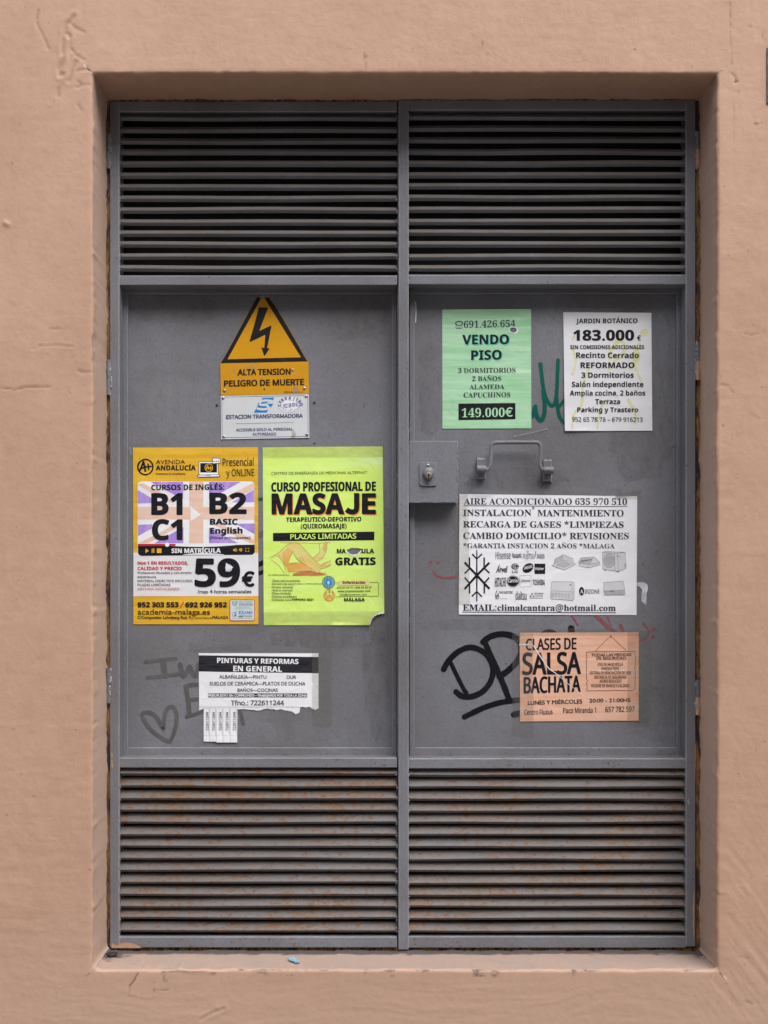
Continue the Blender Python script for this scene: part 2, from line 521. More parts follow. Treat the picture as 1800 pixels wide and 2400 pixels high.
crack(TR([(215, 1222), (240, 1215)]), 0.0024, 0.0022, 0.95)
crack(TR([(150, 1395), (230, 1410)]), 0.001, 0.0008, 0.4)
crack(TR([(285, 1395), (295, 1450), (255, 1530), (170, 1555)]), 0.0009, 0.0008, 0.3)
crack(TR([(625, 2080), (640, 2130), (690, 2140), (720, 2110)]), 0.001, 0.0014, 0.6)
crack(TR([(670, 2090), (690, 2100)]), 0.003, -0.002, 0)
crack(TR([(800, 170), (808, 250), (820, 300)]), 0.0012, 0.001, 0.5)
crack(TR([(510, -10), (560, 30)]), 0.0014, 0.001, 0.6)
crack(TR([(165, 1650), (170, 2300), (185, 3400)]), 0.0009, 0.0007, 0.12)
TL = lambda p: wreg(0, 0, 1.843, p)
crack(TL([(166, 45), (156, 92), (170, 125), (190, 165), (215, 222)]), 0.0018, 0.0018, 0.30)
crack(TL([(320, 70), (292, 105), (280, 135), (300, 158)]), 0.004, 0.0018, 0.22, 0.0009)
crack(TL([(275, 150), (270, 215), (275, 250)]), 0.0035, 0.0013, 0.2, 0.0008)
crack(TL([(272, 262), (255, 300), (258, 325), (272, 322)]), 0.004, 0.0018, 0.22, 0.0011)
crack(TL([(330, 265), (312, 300), (298, 352)]), 0.0035, 0.0013, 0.22, 0.0007)
crack(TL([(308, 210), (330, 242), (362, 258)]), 0.002, 0.0018, 0.35)
crack(TL([(300, 100), (330, 125), (365, 140)]), 0.003, 0.0016, 0.15)
crack(TL([(335, 305), (365, 300), (368, 322)]), 0.0025, 0.0016, 0.3)
crack(TL([(340, 355), (355, 368), (330, 378)]), 0.003, 0.0018, 0.3)
crack(TL([(250, 380), (252, 415)]), 0.003, 0.0018, 0.25)
crack(TL([(360, 300), (405, 330)]), 0.0011, 0.001, 0.3)
crack(TL([(335, 450), (350, 475)]), 0.003, 0.0016, 0.3)
crack(TL([(1570, 230), (1580, 300)]), 0.001, 0.001, 0.35)
LF = lambda p: wreg(0, 250, 2.212, p)
crack(LF([(0, 1455), (70, 1468), (130, 1455), (260, 1450)]), 0.0016, 0.0014, 0.55)
crack(LF([(95, 1395), (96, 1455)]), 0.0009, 0.0008, 0.15)
crack(LF([(200, 1240), (300, 1238), (380, 1245)]), 0.002, 0.0012, 0.15, 0.0005)
crack(LF([(250, 1150), (340, 1155)]), 0.0012, 0.001, 0.3)
crack(LF([(405, 1370), (465, 1390)]), 0.002, 0.002, 0.3)
crack(LF([(150, 1270), (330, 1275)]), 0.0012, -0.0008, 0)
crack(LF([(25, 600), (40, 610)]), 0.005, -0.003, 0)
RT = lambda p: wreg(1640, 250, 2.212, p)
crack(RT([(105, 1390), (115, 1435), (140, 1445), (170, 1480)]), 0.0014, 0.0014, 0.35)
crack(RT([(170, 1140), (195, 1158)]), 0.001, 0.001, 0.3)
crack(RT([(230, 1175), (270, 1185), (335, 1168)]), 0.0012, 0.001, 0.25)
crack(RT([(255, 1590), (310, 1620)]), 0.0012, 0.001, 0.3)
BR = lambda p: wreg(1500, 2050, 5.53, p)
crack(BR([(1360, 1640), (1450, 1690)]), 0.002, 0.0015, 0.2)
crack(BR([(890, 1270), (930, 1330), (990, 1400)]), 0.001, 0.001, 0.3)
crack(BR([(1250, 95), (1390, 100)]), 0.0011, 0.001, 0.2)
crack(BR([(980, 225), (1035, 255)]), 0.002, 0.002, 0.4)
crack(BR([(1280, 1060), (1400, 1090)]), 0.0015, 0.001, 0.2)
for _ in range(60):
    cx, cz = random.uniform(-.84, .84), random.uniform(.42, 2.68)
    a = random.gauss(0, .5)
    ln = random.uniform(.004, .03)
    crack([(cx, cz), (cx + ln * math.cos(a), cz + ln * math.sin(a))], random.uniform(.0008, .0016), random.choice((1, 1, -1)) * random.uniform(.0006, .0015), random.uniform(0, .45))
for _ in range(70):
    cx, cz = random.uniform(-.84, .84), random.uniform(.42, 2.68)
    crack([(cx, cz), (cx + .0012, cz)], random.uniform(.0011, .002), random.choice((1, -1)) * random.uniform(.001, .002), random.uniform(0.1, .75))

OX0, OX1, OZ0, OZ1 = fx(217.5, WY), fx(1681, WY), fz(2273, WY), fz(173, WY)   # opening in the wall
RAD = 0.0065

def relief(x, z):
    """height of the plaster towards the street, metres, and the darkness of its cracks"""
    h = 0.0035 * value_noise(x, z, .42, 1) + 0.0008 * value_noise(x, z, .13, 2)
    wx = x + .05 * value_noise(x, z, .2, 9)
    wz = z + .05 * value_noise(x, z, .2, 10)
    low = np.clip((1.25 - z) / .7, 0, 1)
    side = np.clip((x - .66) / .06, 0, 1) * np.clip((1.2 - z) / .5, 0, 1)
    tro = value_noise(wx, wz * 7, .10, 3) + .7 * value_noise(wx, wz * 9, .055, 4)
    dia = value_noise((x + z * .75) * 7, z - x * .6, .10, 5) + .8 * value_noise((x + z * .75) * 8, z - x * .6, .06, 15)
    tro = tro * (1 - side) + dia * side
    h = h + (0.00012 + 0.00045 * low + 0.00040 * side) * tro
    h = h + 0.00042 * value_noise(x, z * 1.3, .03, 6) + 0.00030 * value_noise(x, z, .012, 7) + 0.0003 * value_noise(x, z, .006, 8)
    d = np.zeros_like(x)
    for pts, hw, dep, dark, ridge in MARKS:
        xs, zs = [p[0] for p in pts], [p[1] for p in pts]
        m = hw * 5 + .006
        sel = np.where((x > min(xs) - m) & (x < max(xs) + m) & (z > min(zs) - m) & (z < max(zs) + m))[0]
        if not len(sel): continue
        X, Z = x[sel], z[sel]
        best = np.full(len(sel), 9.0)
        wob = .0012 * value_noise(X, Z, .006, 21)
        for (ax, az), (bx, bz) in zip(pts[:-1], pts[1:]):
            dx, dz = bx - ax, bz - az
            t = np.clip(((X - ax) * dx + (Z - az) * dz) / (dx * dx + dz * dz + 1e-12), 0, 1)
            best = np.minimum(best, np.hypot(X - ax - t * dx, Z - az - t * dz))
        best = np.maximum(best + wob, 0)
        k = np.exp(-(best / hw) ** 2)
        h[sel] -= dep * k
        if ridge: h[sel] += ridge * np.exp(-((best - hw * 2.2) / (hw * 1.2)) ** 2)
        d[sel] = np.maximum(d[sel], dark * k)
    return h, d

def edge_wobble(s, seed): return 0.0022 * value_noise(s, s * 0 + 3.3, .09, seed) + 0.0017 * value_noise(s, s * 0 + 1.3, .011, seed + 1) + .0012 * np.clip(value_noise(s, s * 0 + 1.7, .02, seed + 2) - .2, 0, 1) * 8

def build_wall():
    gx0, gx1, gz0, gz1 = OX0 - .022, OX1 + .022, OZ0 - .022, OZ1 + .022   # the flat grid stops here; the rounded reveal takes over
    def lines(a, b, step): return list(np.linspace(a, b, max(2, int(round((b - a) / step)) + 1)))
    xs = lines(-4.0, -.92, .28)[:-1] + lines(-.92, gx0, .0033)[:-1] + lines(gx0, gx1, .0036) + lines(gx1, .92, .0033)[1:] + lines(.92, 4.0, .28)[1:]
    zs = lines(0.0, .38, .06)[:-1] + lines(.38, gz0, .0033)[:-1] + lines(gz0, gz1, .0036) + lines(gz1, 2.76, .0033)[1:] + lines(2.76, 4.6, .26)[1:]
    xs, zs = np.array(xs), np.array(zs)
    nx, nz = len(xs), len(zs)
    Xg, Zg = np.meshgrid(xs, zs, indexing='ij')
    x, z = Xg.ravel(), Zg.ravel()
    h, dk = relief(x, z)
    V = [np.stack([x, WY - h, z], 1)]
    wear = [np.stack([dk, 0 * dk, 0 * dk, 0 * dk], 1)]
    cxm, czm = (xs[:-1] + xs[1:]) / 2, (zs[:-1] + zs[1:]) / 2
    CXm, CZm = np.meshgrid(cxm, czm, indexing='ij')
    keep = ~((CXm > gx0) & (CXm < gx1) & (CZm > gz0) & (CZm < gz1))
    I, J = np.where(keep)
    F = [np.stack([I * nz + J, (I + 1) * nz + J, (I + 1) * nz + J + 1, I * nz + J + 1], 1)]
    # closed loop of grid vertices round the opening
    ix0, ix1 = int(np.argmin(abs(xs - gx0))), int(np.argmin(abs(xs - gx1)))
    jz0, jz1 = int(np.argmin(abs(zs - gz0))), int(np.argmin(abs(zs - gz1)))
    loop = [(i, jz0) for i in range(ix0, ix1)] + [(ix1, j) for j in range(jz0, jz1)] + [(i, jz1) for i in range(ix1, ix0, -1)] + [(ix0, j) for j in range(jz1, jz0, -1)]
    ids = np.array([i * nz + j for i, j in loop])
    lx, lz, lh = x[ids], z[ids], h[ids]
    seg = np.hypot(np.diff(lx, append=lx[0]), np.diff(lz, append=lz[0]))
    s = np.concatenate([[0], np.cumsum(seg)[:-1]])
    n = len(loop)
    wob = edge_wobble(s, 31)
    rag = 0.0042 * value_noise(s, s * 0 + .7, .035, 41) + 0.0028 * value_noise(s, s * 0 + .9, .009, 42)
    # profile: inset from the grid border, depth behind the wall face, how much the front relief still counts
    prof = [(.008, 0.0, 1.0), (.015, 0.0, .9)]
    for k in range(1, 7):
        a = k / 6 * math.pi / 2
        prof.append((.022 - RAD + RAD * math.sin(a), RAD * (1 - math.cos(a)), .9 - .13 * k))
    depth_end = 0.147 + 0.006
    for k in range(1, 34):
        prof.append((.022, RAD + (depth_end - RAD) * k / 33, 0.0))
    prev = ids
    base = len(x)
    for step, (ins, dep, amt) in enumerate(prof):
        px_ = np.clip(lx, gx0 + ins, gx1 - ins)
        pz_ = np.clip(lz, gz0 + ins, gz1 - ins)
        t = np.clip((step - 1) / 5, 0, 1)
        for cx_, cz_, sx_, sz_, r_ in ((gx0, gz0, 1, 1, .020), (gx1, gz0, -1, 1, .012), (gx0, gz1, 1, -1, .005), (gx1, gz1, -1, -1, .005)):
            r_ = r_ * min(1, (step + 1) / 7)
            ax, az = cx_ + sx_ * (ins + r_), cz_ + sz_ * (ins + r_)
            m_ = ((px_ - ax) * sx_ < 0) & ((pz_ - az) * sz_ < 0)
            dx_, dz_ = px_[m_] - ax, pz_[m_] - az
            ln_ = np.maximum(np.hypot(dx_, dz_), 1e-6)
            px_[m_], pz_[m_] = ax + dx_ / ln_ * r_, az + dz_ / ln_ * r_
        fade = 1.0 if dep < .02 else max(0.25, 1 - (dep - .02) / .05)
        side = wob * t * fade + .0008 * value_noise(s * 1.0, s * 0 + dep * 1.2, .05, 51) * t + .0007 * value_noise(s, s * 0 + dep, .012, 52) * t
        last = np.clip((dep - (depth_end - .012)) / .012, 0, 1)
        side = side + rag * last
        nxn = np.where(lx <= gx0 + 1e-6, 1, np.where(lx >= gx1 - 1e-6, -1, 0)).astype(float)
        nzn = np.where(lz <= gz0 + 1e-6, 1, np.where(lz >= gz1 - 1e-6, -1, 0)).astype(float)
        vx, vz = px_ + side * nxn, pz_ + side * nzn
        vy = WY + dep - lh * amt + np.where(dep < .012, .0022 * t * value_noise(s, s * 0 + 4.4, .009, 81) + .0018 * t * value_noise(s, s * 0 + 4.8, .03, 82), 0)
        V.append(np.stack([vx, vy, vz], 1))
        bottom = (nzn > 0).astype(float)
        sill = bottom * np.clip((dep - .001) / .008, 0, 1)
        fr = dep / depth_end
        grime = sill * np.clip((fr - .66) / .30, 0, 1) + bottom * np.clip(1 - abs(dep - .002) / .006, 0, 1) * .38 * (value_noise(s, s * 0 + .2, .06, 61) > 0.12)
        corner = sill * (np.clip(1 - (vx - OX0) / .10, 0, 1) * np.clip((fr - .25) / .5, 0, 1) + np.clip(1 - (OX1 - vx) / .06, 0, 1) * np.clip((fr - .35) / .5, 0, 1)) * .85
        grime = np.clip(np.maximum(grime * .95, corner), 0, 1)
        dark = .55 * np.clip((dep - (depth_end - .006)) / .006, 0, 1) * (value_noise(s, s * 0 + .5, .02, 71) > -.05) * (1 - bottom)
        jamb_light = np.clip((dep - .004) / .012, 0, 1) * abs(nxn) * (1 - abs(nzn))  # mask of the side jambs that get light painted in
        if dep < .006: dark = np.maximum(dark, relief(px_, pz_)[1])
        wear.append(np.stack([dark, sill * .85, grime, jamb_light], 1))
        cur = np.arange(base, base + n)
        base += n
        F.append(np.stack([prev, np.roll(prev, -1), np.roll(cur, -1), cur], 1))
        prev = cur
    V, F, wear = np.concatenate(V), np.concatenate(F), np.concatenate(wear)
    me = bpy.data.meshes.new('plastered_wall')
    me.vertices.add(len(V))
    me.vertices.foreach_set('co', V.astype(np.float32).ravel())
    me.loops.add(F.size)
    me.loops.foreach_set('vertex_index', F.astype(np.int32).ravel())
    me.polygons.add(len(F))
    me.polygons.foreach_set('loop_start', np.arange(0, F.size, 4, dtype=np.int32))
    me.polygons.foreach_set('use_smooth', np.ones(len(F), dtype=bool))
    me.update(calc_edges=True)
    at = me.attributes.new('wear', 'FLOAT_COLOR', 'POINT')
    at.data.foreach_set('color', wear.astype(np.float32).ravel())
    me.materials.append(MATS['peach_plaster'])
    me.validate()
    o = bpy.data.objects.new('plastered_wall', me)
    COL.objects.link(o)
    tag(o, 'peach painted plaster wall around the deep rectangular door recess', 'wall')
    ROOT[o.name] = Vector((0, 0, 0))
    return o
build_wall()

b = MB()
b.add([(-40, -9, 0), (40, -9, 0), (40, 0, 0), (-40, 0, 0)], [(0, 1, 2, 3)], 'pavement_slabs')
tag(b.build('pavement'), kind='structure')

# ------------------------------------------------------------------ steel door set: sub-frame and two leaves
PY = 0.058                    # face of the sheet panels
BY = 0.048                    # face of the glazing beads round them
def R(b, px0, px1, py0, py1, y0, y1, mat, c=0.0012, at=None):
    q = y0 if at is None else at
    b.box(fx(px0, q), fx(px1, q), y0, y1, fz(py1, q), fz(py0, q), mat, c)

b = MB()
Y0, Y1 = 0.009, 0.125
for a in ((238, 256.5, 226, 2234), (1633.5, 1654, 226, 2234)): R(b, *a, Y0, Y1, 'rusty_ochre', at=0)
for a in ((256.5, 1633.5, 214, 235.0), (256.5, 1633.5, 2224.0, 2246)): R(b, *a, Y0, Y1, 'rusty_ochre', at=0)
R(b, 256.5, 1633.5, 235, 2224, Y1 - .004, Y1, 'dark_interior', 0, at=0)  # near-black sheet painted to stand in for the unlit room behind
frame = b.build('door_frame', loc=(0, Y1, fz(2234)))
tag(frame, 'narrow rusty ochre steel frame in the gap between plaster and grey doors', 'door frame')

def slats(b, xl, xr, first, pitch, count, mat, L, jitter=0.0013):
    """folded louvre blades: a sloping blade and a lip turned back under its front edge"""
    T, th, y0 = 0.0092, 0.0014, 0.0045
    s = math.sqrt(.5)
    for k in range(count):
        zc = fz(first + pitch * k)
        n = 24
        prof = [(y0 + L * s, L * s), (y0 + .0012, .0012), (y0, 0.0), (y0 + .0006, -.0012), (y0 + T * s, -T * s), (y0 + T * s + th, -T * s + th * .3), (y0 + th * 1.7, 0.0), (y0 + L * s + th * s, L * s - th * s)]
        tilt = random.uniform(-1, 1) * jitter * 1.1
        dz0 = random.uniform(-1, 1) * jitter
        ph, amp = random.uniform(0, 6), random.uniform(0, 1) * jitter * .8
        V, F = [], []
        for i in range(n + 1):
            t = i / n
            dz = dz0 + tilt * (t - .5) + amp * math.sin(ph + 7 * t)
            for y, z in prof: V.append((xl + (xr - xl) * t, y + amp * .7 * math.sin(ph * 2 + 9 * t), zc + z + dz))
        m = len(prof)
        for i in range(n):
            for q in range(m):
                F.append((i * m + q, i * m + (q + 1) % m, (i + 1) * m + (q + 1) % m, (i + 1) * m + q))
        b.add(V, F, mat)
        for x, sgn in ((xl, 1), (xr, -1)):                    # weld beads
            for q in range(2):
                b.blob(x + sgn * random.uniform(-.001, .0015), .0035 + random.uniform(-.0015, .001), zc + random.uniform(-.006, .003), random.uniform(.0018, .003), .002, random.uniform(.0018, .0045), 'slat_paint')

def bead_frame(b, px0, px1, py0, py1, sides='LRTB'):
    """small angle bead round a panel, 11 mm wide, its inner edge at the given pixels on the bead plane"""
    w = 11
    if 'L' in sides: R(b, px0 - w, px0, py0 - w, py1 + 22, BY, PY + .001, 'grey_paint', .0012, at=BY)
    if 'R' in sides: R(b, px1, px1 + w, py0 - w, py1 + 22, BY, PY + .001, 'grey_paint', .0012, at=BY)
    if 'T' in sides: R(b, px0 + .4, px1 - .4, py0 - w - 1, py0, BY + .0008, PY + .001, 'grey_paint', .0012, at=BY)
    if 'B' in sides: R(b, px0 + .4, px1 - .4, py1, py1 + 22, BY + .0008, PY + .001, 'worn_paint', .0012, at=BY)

def leaf(side):
    left = side == 'left'
    root = empty('door_leaf', (fx(258 if left else 1630), .025, fz(2224)))
    f = MB()
    if left:
        xl, xr = 280, 930
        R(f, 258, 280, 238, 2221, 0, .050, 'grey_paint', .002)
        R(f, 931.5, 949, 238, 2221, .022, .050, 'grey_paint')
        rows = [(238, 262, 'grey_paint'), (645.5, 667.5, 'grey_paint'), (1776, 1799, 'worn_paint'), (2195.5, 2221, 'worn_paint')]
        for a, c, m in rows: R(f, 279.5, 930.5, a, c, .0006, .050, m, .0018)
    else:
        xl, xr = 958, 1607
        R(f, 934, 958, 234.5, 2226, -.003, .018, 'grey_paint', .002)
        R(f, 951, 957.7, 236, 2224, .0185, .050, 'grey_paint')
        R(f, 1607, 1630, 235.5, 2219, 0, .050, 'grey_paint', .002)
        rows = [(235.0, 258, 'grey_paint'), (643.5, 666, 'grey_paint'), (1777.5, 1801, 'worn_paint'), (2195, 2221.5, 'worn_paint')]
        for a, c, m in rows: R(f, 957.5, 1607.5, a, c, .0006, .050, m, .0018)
    px0, px1 = (300, 918.5) if left else (971, 1586)
    py0, py1 = (688.5, 1752.5)
    bead_frame(f, px0, px1, py0, py1)
    # weld lumps where the beads meet the frame
    for k in range(26):
        e = random.choice('LRB')
        if e == 'B': x, z = fx(random.uniform(px0, px1), BY), fz(py1 + 14, BY)
        else: x, z = fx(px0 - 11 if e == 'L' else px1 + 11, BY), fz(random.uniform(py0, py1), BY)
        f.blob(x, BY + .001, z, random.uniform(.001, .003), .0015, random.uniform(.002, .007), 'grey_paint')
    fr = f.build('leaf_frame', root)
    # panel sheet as a fine grid so that it is not optically flat
    p = MB()
    n, m = 40, 64
    xa, xb, za, zb = fx(px0 - 9, PY), fx(px1 + 9, PY), fz(py1 + 9, PY), fz(py0 - 9, PY)
    V, F = [], []
    for i in range(n + 1):
        for j in range(m + 1):
            u, w = i / n, j / m
            V.append((xa + (xb - xa) * u, PY + .0004 + .0004 * math.sin(5 * u + 3 * w + (1 if left else 4)) * math.sin(math.pi * u) * math.sin(math.pi * w), za + (zb - za) * w))
    for i in range(n):
        for j in range(m):
            F.append((i * (m + 1) + j, (i + 1) * (m + 1) + j, (i + 1) * (m + 1) + j + 1, i * (m + 1) + j + 1))
    p.add(V, F, 'grey_paint', True)
    if left:
        for hx, hy in ((508, 950), (737, 944)): p.disc(fx(hx, PY), fz(hy, PY), PY, PY - .0012, .0028, 'dark_hole')
        for hx, hy in ((692, 1470), (860, 1476)): p.disc(fx(hx, PY), fz(hy, PY), PY, PY - .0011, .0013, 'dark_hole')
    p.build('panel', root)
    xL, xR = fx(xl), fx(xr)
    first, pit = (273.5, 27.25) if left else (271.5, 27.35)
    u = MB(); slats(u, xL, xR, first, pit, 14, 'slat_paint', .0135); tag(u.build('louvre', root), 'grey louvre with clean painted slats')
    first, pit = (1814, 28.15) if left else (1815.5, 28.1)
    w = MB(); slats(w, xL, xR, first, pit, 14, 'rusty_slat_paint', .0235); tag(w.build('louvre', root), 'grey louvre speckled with rust')
    # hinges welded to the hanging stile
    for py0_, py1_ in ((313, 394), (843, 925), (1566, 1648)) if left else ((310, 394), (804, 890), (1594, 1676)):
        h = MB()
        xh = 254.3 if left else 1636.0
        zc0, zc1 = fz(py0_), fz(py1_)
        cut = zc0 + (zc1 - zc0) * .47
        rr = .0062
        yy = .0032
        h.tube([(fx(xh), yy, zc0), (fx(xh), yy, cut + .0006)], rr, 'worn_paint', 14)
        h.tube([(fx(xh), yy, cut - .0006), (fx(xh), yy, zc1)], rr * .96, 'peach_blob' if not left else 'worn_paint', 14)
        s = 1 if left else -1
        for k in range(9):
            zz = zc1 + (zc0 - zc1) * random.random()
            h.blob(fx(xh) + s * random.uniform(.003, .0065), yy - random.uniform(.002, .005), zz, .0022, .0018, random.uniform(.003, .007), 'pale_wear')
            h.blob(fx(xh) - s * random.uniform(.004, .0065), yy - random.uniform(.000, .003), zc1 + (zc0 - zc1) * random.random(), .0022, .0018, random.uniform(.003, .008), 'peach_blob')
        h.build('hinge', root)
    return root

LEFT = leaf('left')
tag(LEFT, 'grey steel door leaf without a handle, carrying the high voltage sign', 'door')
RIGHT = leaf('right')
tag(RIGHT, 'grey steel door leaf with the pull handle and the keyed lock box', 'door')

# lock box, its escutcheon and cylinder
L6 = lambda x, y, d: W(940 + x / 4.1475, 1000 + y / 4.1475, d)
b = MB()
x0, _, z1 = L6(76, 140, .012); x1, _, z0 = L6(551, 736, .012)
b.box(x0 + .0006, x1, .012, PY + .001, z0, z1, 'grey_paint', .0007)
for k in range(12): b.blob(x1 - .0005, .0125, z0 + (z1 - z0) * random.random(), .0018, .0012, random.uniform(.002, .006), 'grey_paint')
for k in range(8): b.blob(x0 + (x1 - x0) * random.random(), .0125, z0 - .0002, random.uniform(.002, .005), .0012, .0012, 'grey_paint')
lockbox = b.build('lock_box', RIGHT)

def rounded(x0, x1, z0, z1, r, n=6, barrel=0.0):
    P = []
    for cx, cz, a0 in ((x1 - r, z1 - r, 0), (x0 + r, z1 - r, 90), (x0 + r, z0 + r, 180), (x1 - r, z0 + r, 270)):
        for k in range(n + 1):
            a = math.radians(a0 + 90 * k / n)
            P.append((cx + r * math.cos(a), cz + r * math.sin(a)))
    return P
def plate(b, outline, y0, y1, mat, c=.0008, smooth=False):
    """solid plate from an outline in x, z: back at y0, chamfered front at y1"""
    n = len(outline)
    cx, cz = sum(p[0] for p in outline) / n, sum(p[1] for p in outline) / n
    ins = []
    for x, z in outline:
        d = math.hypot(x - cx, z - cz)
        k = max(0, (d - c) / d)
        ins.append((cx + (x - cx) * k, cz + (z - cz) * k))
    V = [(x, y0, z) for x, z in outline] + [(x, y1 + c * .7, z) for x, z in outline] + [(x, y1, z) for x, z in ins]
    F = [tuple(range(2 * n, 3 * n)), tuple(range(n - 1, -1, -1))]
    for i in range(n):
        j = (i + 1) % n
        F.append((i, j, n + j, n + i)); F.append((n + i, n + j, 2 * n + j, 2 * n + i))
    b.add(V, F, mat, smooth)

b = MB()
x0, _, z1 = L6(177, 346, .010); x1, _, z0 = L6(349, 579, .010)
plate(b, rounded(x0, x1, z0, z1, .007), .0118, .0085, 'grey_paint', .0012)
for q in ((263, 375), (264, 545)):
    x, _, z = L6(*q, .008); b.disc(x, z, .0088, .0072, .0034, 'steel'); b.disc(x, z, .0073, .0069, .0012, 'dark_hole')
b.build('keyhole_plate', lockbox)
b = MB()
x, _, z = L6(266, 446, .004)
b.disc(x, z, .0088, -.001, .0128, 'worn_paint', 28)
x, _, z = L6(269, 478, -.004)
b.disc(x, z, .0088, -.0045, .0092, 'brass', 28)
b.disc(x, z, -.0040, -.0052, .0068, 'brass', 28)
b.box(x - .0013, x + .0013, -.0058, -.0050, z - .0052, z + .0045, 'dark_hole', .0003)
b.disc(x, z + .0024, -.0050, -.0058, .0024, 'dark_hole', 12)
b.build('lock_cylinder', lockbox)

# pull handle: a bent rod hung between two strap brackets
b = MB()
yh = .030
H6 = lambda x, y: L6(x, y, yh)
path = [(815, 418), (838, 416), (856, 400), (864, 375), (872, 300), (878, 205), (884, 175), (905, 158), (935, 154), (1100, 152), (1300, 153), (1328, 156), (1348, 172), (1357, 205), (1356, 300), (1352, 370), (1362, 402), (1380, 418), (1400, 420)]
fine = []
for i in range(len(path) - 1):
    p0, p1, p2, p3 = path[max(i - 1, 0)], path[i], path[i + 1], path[min(i + 2, len(path) - 1)]
    for k in range(4):
        t = k / 4
        fine.append(tuple(.5 * (2 * p1[q] + (p2[q] - p0[q]) * t + (2 * p0[q] - 5 * p1[q] + 4 * p2[q] - p3[q]) * t * t + (3 * p1[q] - p0[q] - 3 * p2[q] + p3[q]) * t ** 3) for q in (0, 1)))
fine.append(path[-1])
b.tube([H6(*p) for p in fine], .0047, 'worn_paint', 14)
handle = b.build('handle', RIGHT)
for (tx0, tx1, ty0, ty1), (bx0, bx1, by0, by1) in (((735, 822, 310, 508), (738, 826, 376, 444)), ((1382, 1466, 324, 528), (1390, 1480, 388, 456))):
    b = MB()
    x0, _, z1 = L6(tx0, ty0, .05); x1, _, z0 = L6(tx1, ty1, .05)
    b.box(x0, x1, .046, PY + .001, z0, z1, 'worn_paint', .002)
    xa, _, za = L6(bx0, (by0 + by1) / 2, yh); xb, _, _ = L6(bx1, by0, yh)
    b.tube([(xa, yh, za), (xb, yh, za)], .0085, 'worn_paint', 18)
    b.box(xa + .0015, xb - .0015, yh, .048, za - .0082, za + .0082, 'worn_paint', .001)
    for k in range(12): b.blob(x0 + (x1 - x0) * random.random(), PY - .001, (z0 if k % 2 else z1) + random.uniform(-.003, .002), .003, .0015, .003, 'worn_paint')
    b.build('bracket', handle)

# drips and smears of wall paint on the frames
def smear(parent, pts, w, mat, y):
    b = MB()
    V = []
    for i, (px, py) in enumerate(pts):
        k = w * (1 - .6 * abs(2 * i / (len(pts) - 1) - 1))
        V += [(fx(px - k, y), y, fz(py, y)), (fx(px, y), y - .0006, fz(py, y)), (fx(px + k, y), y, fz(py, y))]
    F = []
    for i in range(len(pts) - 1):
        F += [(3 * i, 3 * i + 1, 3 * i + 4, 3 * i + 3), (3 * i + 1, 3 * i + 2, 3 * i + 5, 3 * i + 4)]
    b.add(V, F, mat)
    return b.build('paint_smear', parent)
smear(LEFT, [(262, 1764), (262.5, 1770), (262, 1776)], 1.6, 'ochre_drip', -.0006)
smear(LEFT, [(262, 1780), (262.6, 1790), (263, 1800)], 1.6, 'ochre_drip', -.0006)
smear(RIGHT, [(1614, 1872), (1613, 1878), (1615, 1886)], 2.2, 'pale_wear', -.0006)
smear(RIGHT, [(1629, 1737), (1629.5, 1760), (1629, 1830)], 1.1, 'ochre_drip', -.0006)
smear(RIGHT, [(1626.5, 2090), (1625.5, 2130), (1626, 2200)], 1.8, 'ochre_drip', -.0006)
smear(LEFT, [(266, 1250), (265, 1258), (266, 1266)], 1.0, 'pale_wear', -.0006)
b = MB()                                                  # peach paint slopped over the foot of the left leaf
V = [W(p, q, -.0008) for p, q in ((262, 2210), (275, 2216), (284, 2210), (296, 2208.5), (310, 2211), (322, 2215), (330, 2219), (331, 2222), (262, 2222))]
b.add(V, [tuple(range(len(V)))], 'peach_blob')
b.build('paint_smear', LEFT)

# unseen facade behind the camera, added to shape the light: it shades the wall from the front and leaves the sky open overhead and along the street
b = MB()
FY, FH = -9.0, 8.5
b.box(-14, 14, FY - .4, FY, 0, FH, 'street_render', 0)
b.box(-14, 14, FY - .5, FY + .35, FH, FH + .18, 'street_render', 0)
for i in range(-5, 6):
    for z in (.9, 4.4):
        b.box(i * 2.5 - .55, i * 2.5 + .55, FY - .02, FY + .03, z, z + 1.9, 'street_glass', 0)
        b.box(i * 2.5 - .7, i * 2.5 + .7, FY - .02, FY + .10, z - .12, z - .004, 'street_render', 0)
tag(b.build('unseen_facade'), kind='structure')
# ------------------------------------------------------------------ lettering
FDIR = bpy.utils.system_resource('DATAFILES', path='fonts')
def load_font(fn):
    try: return bpy.data.fonts.load(os.path.join(FDIR, fn))
    except Exception: return None
FONTS = {'r': None, 'm': load_font('NotoSansMath-Regular.woff2'), 'H': load_font('NotoSansHebrew-Regular.woff2'), 'M': load_font('DejaVuSansMono.woff2')}
FONTS['B'] = FONTS['S'] = FONTS['m']
CODE = {'B': (0x1d5d4, 0x1d5ee, 0x1d7ec), 'S': (0x1d400, 0x1d41a, 0x1d7ce)}
CAP, CACHE, TOB = {}, {}, {}

def raw_glyphs(text, font):
    key = font if font in ('B', 'S') and FONTS['m'] else font
    if key not in TOB:
        c = bpy.data.curves.new('lettering', 'FONT')
        if FONTS.get(font): c.font = FONTS[font]
        c.resolution_u = 4
        TOB[key] = bpy.data.objects.new('lettering', c)
    o = TOB[key]
    if font in CODE and FONTS['m']:
        A, a, d = CODE[font]
        out = ''
        for ch in text:
            if 'A' <= ch <= 'Z': out += chr(A + ord(ch) - 65)
            elif 'a' <= ch <= 'z': out += chr(a + ord(ch) - 97)
            elif '0' <= ch <= '9': out += chr(d + ord(ch) - 48)
            else: out += ch
        text = out
    o.data.body = text
    me = bpy.data.meshes.new_from_object(o)
    V = [(v.co.x, v.co.y) for v in me.vertices]
    F = [tuple(p.vertices) for p in me.polygons]
    bpy.data.meshes.remove(me)
    return V, F

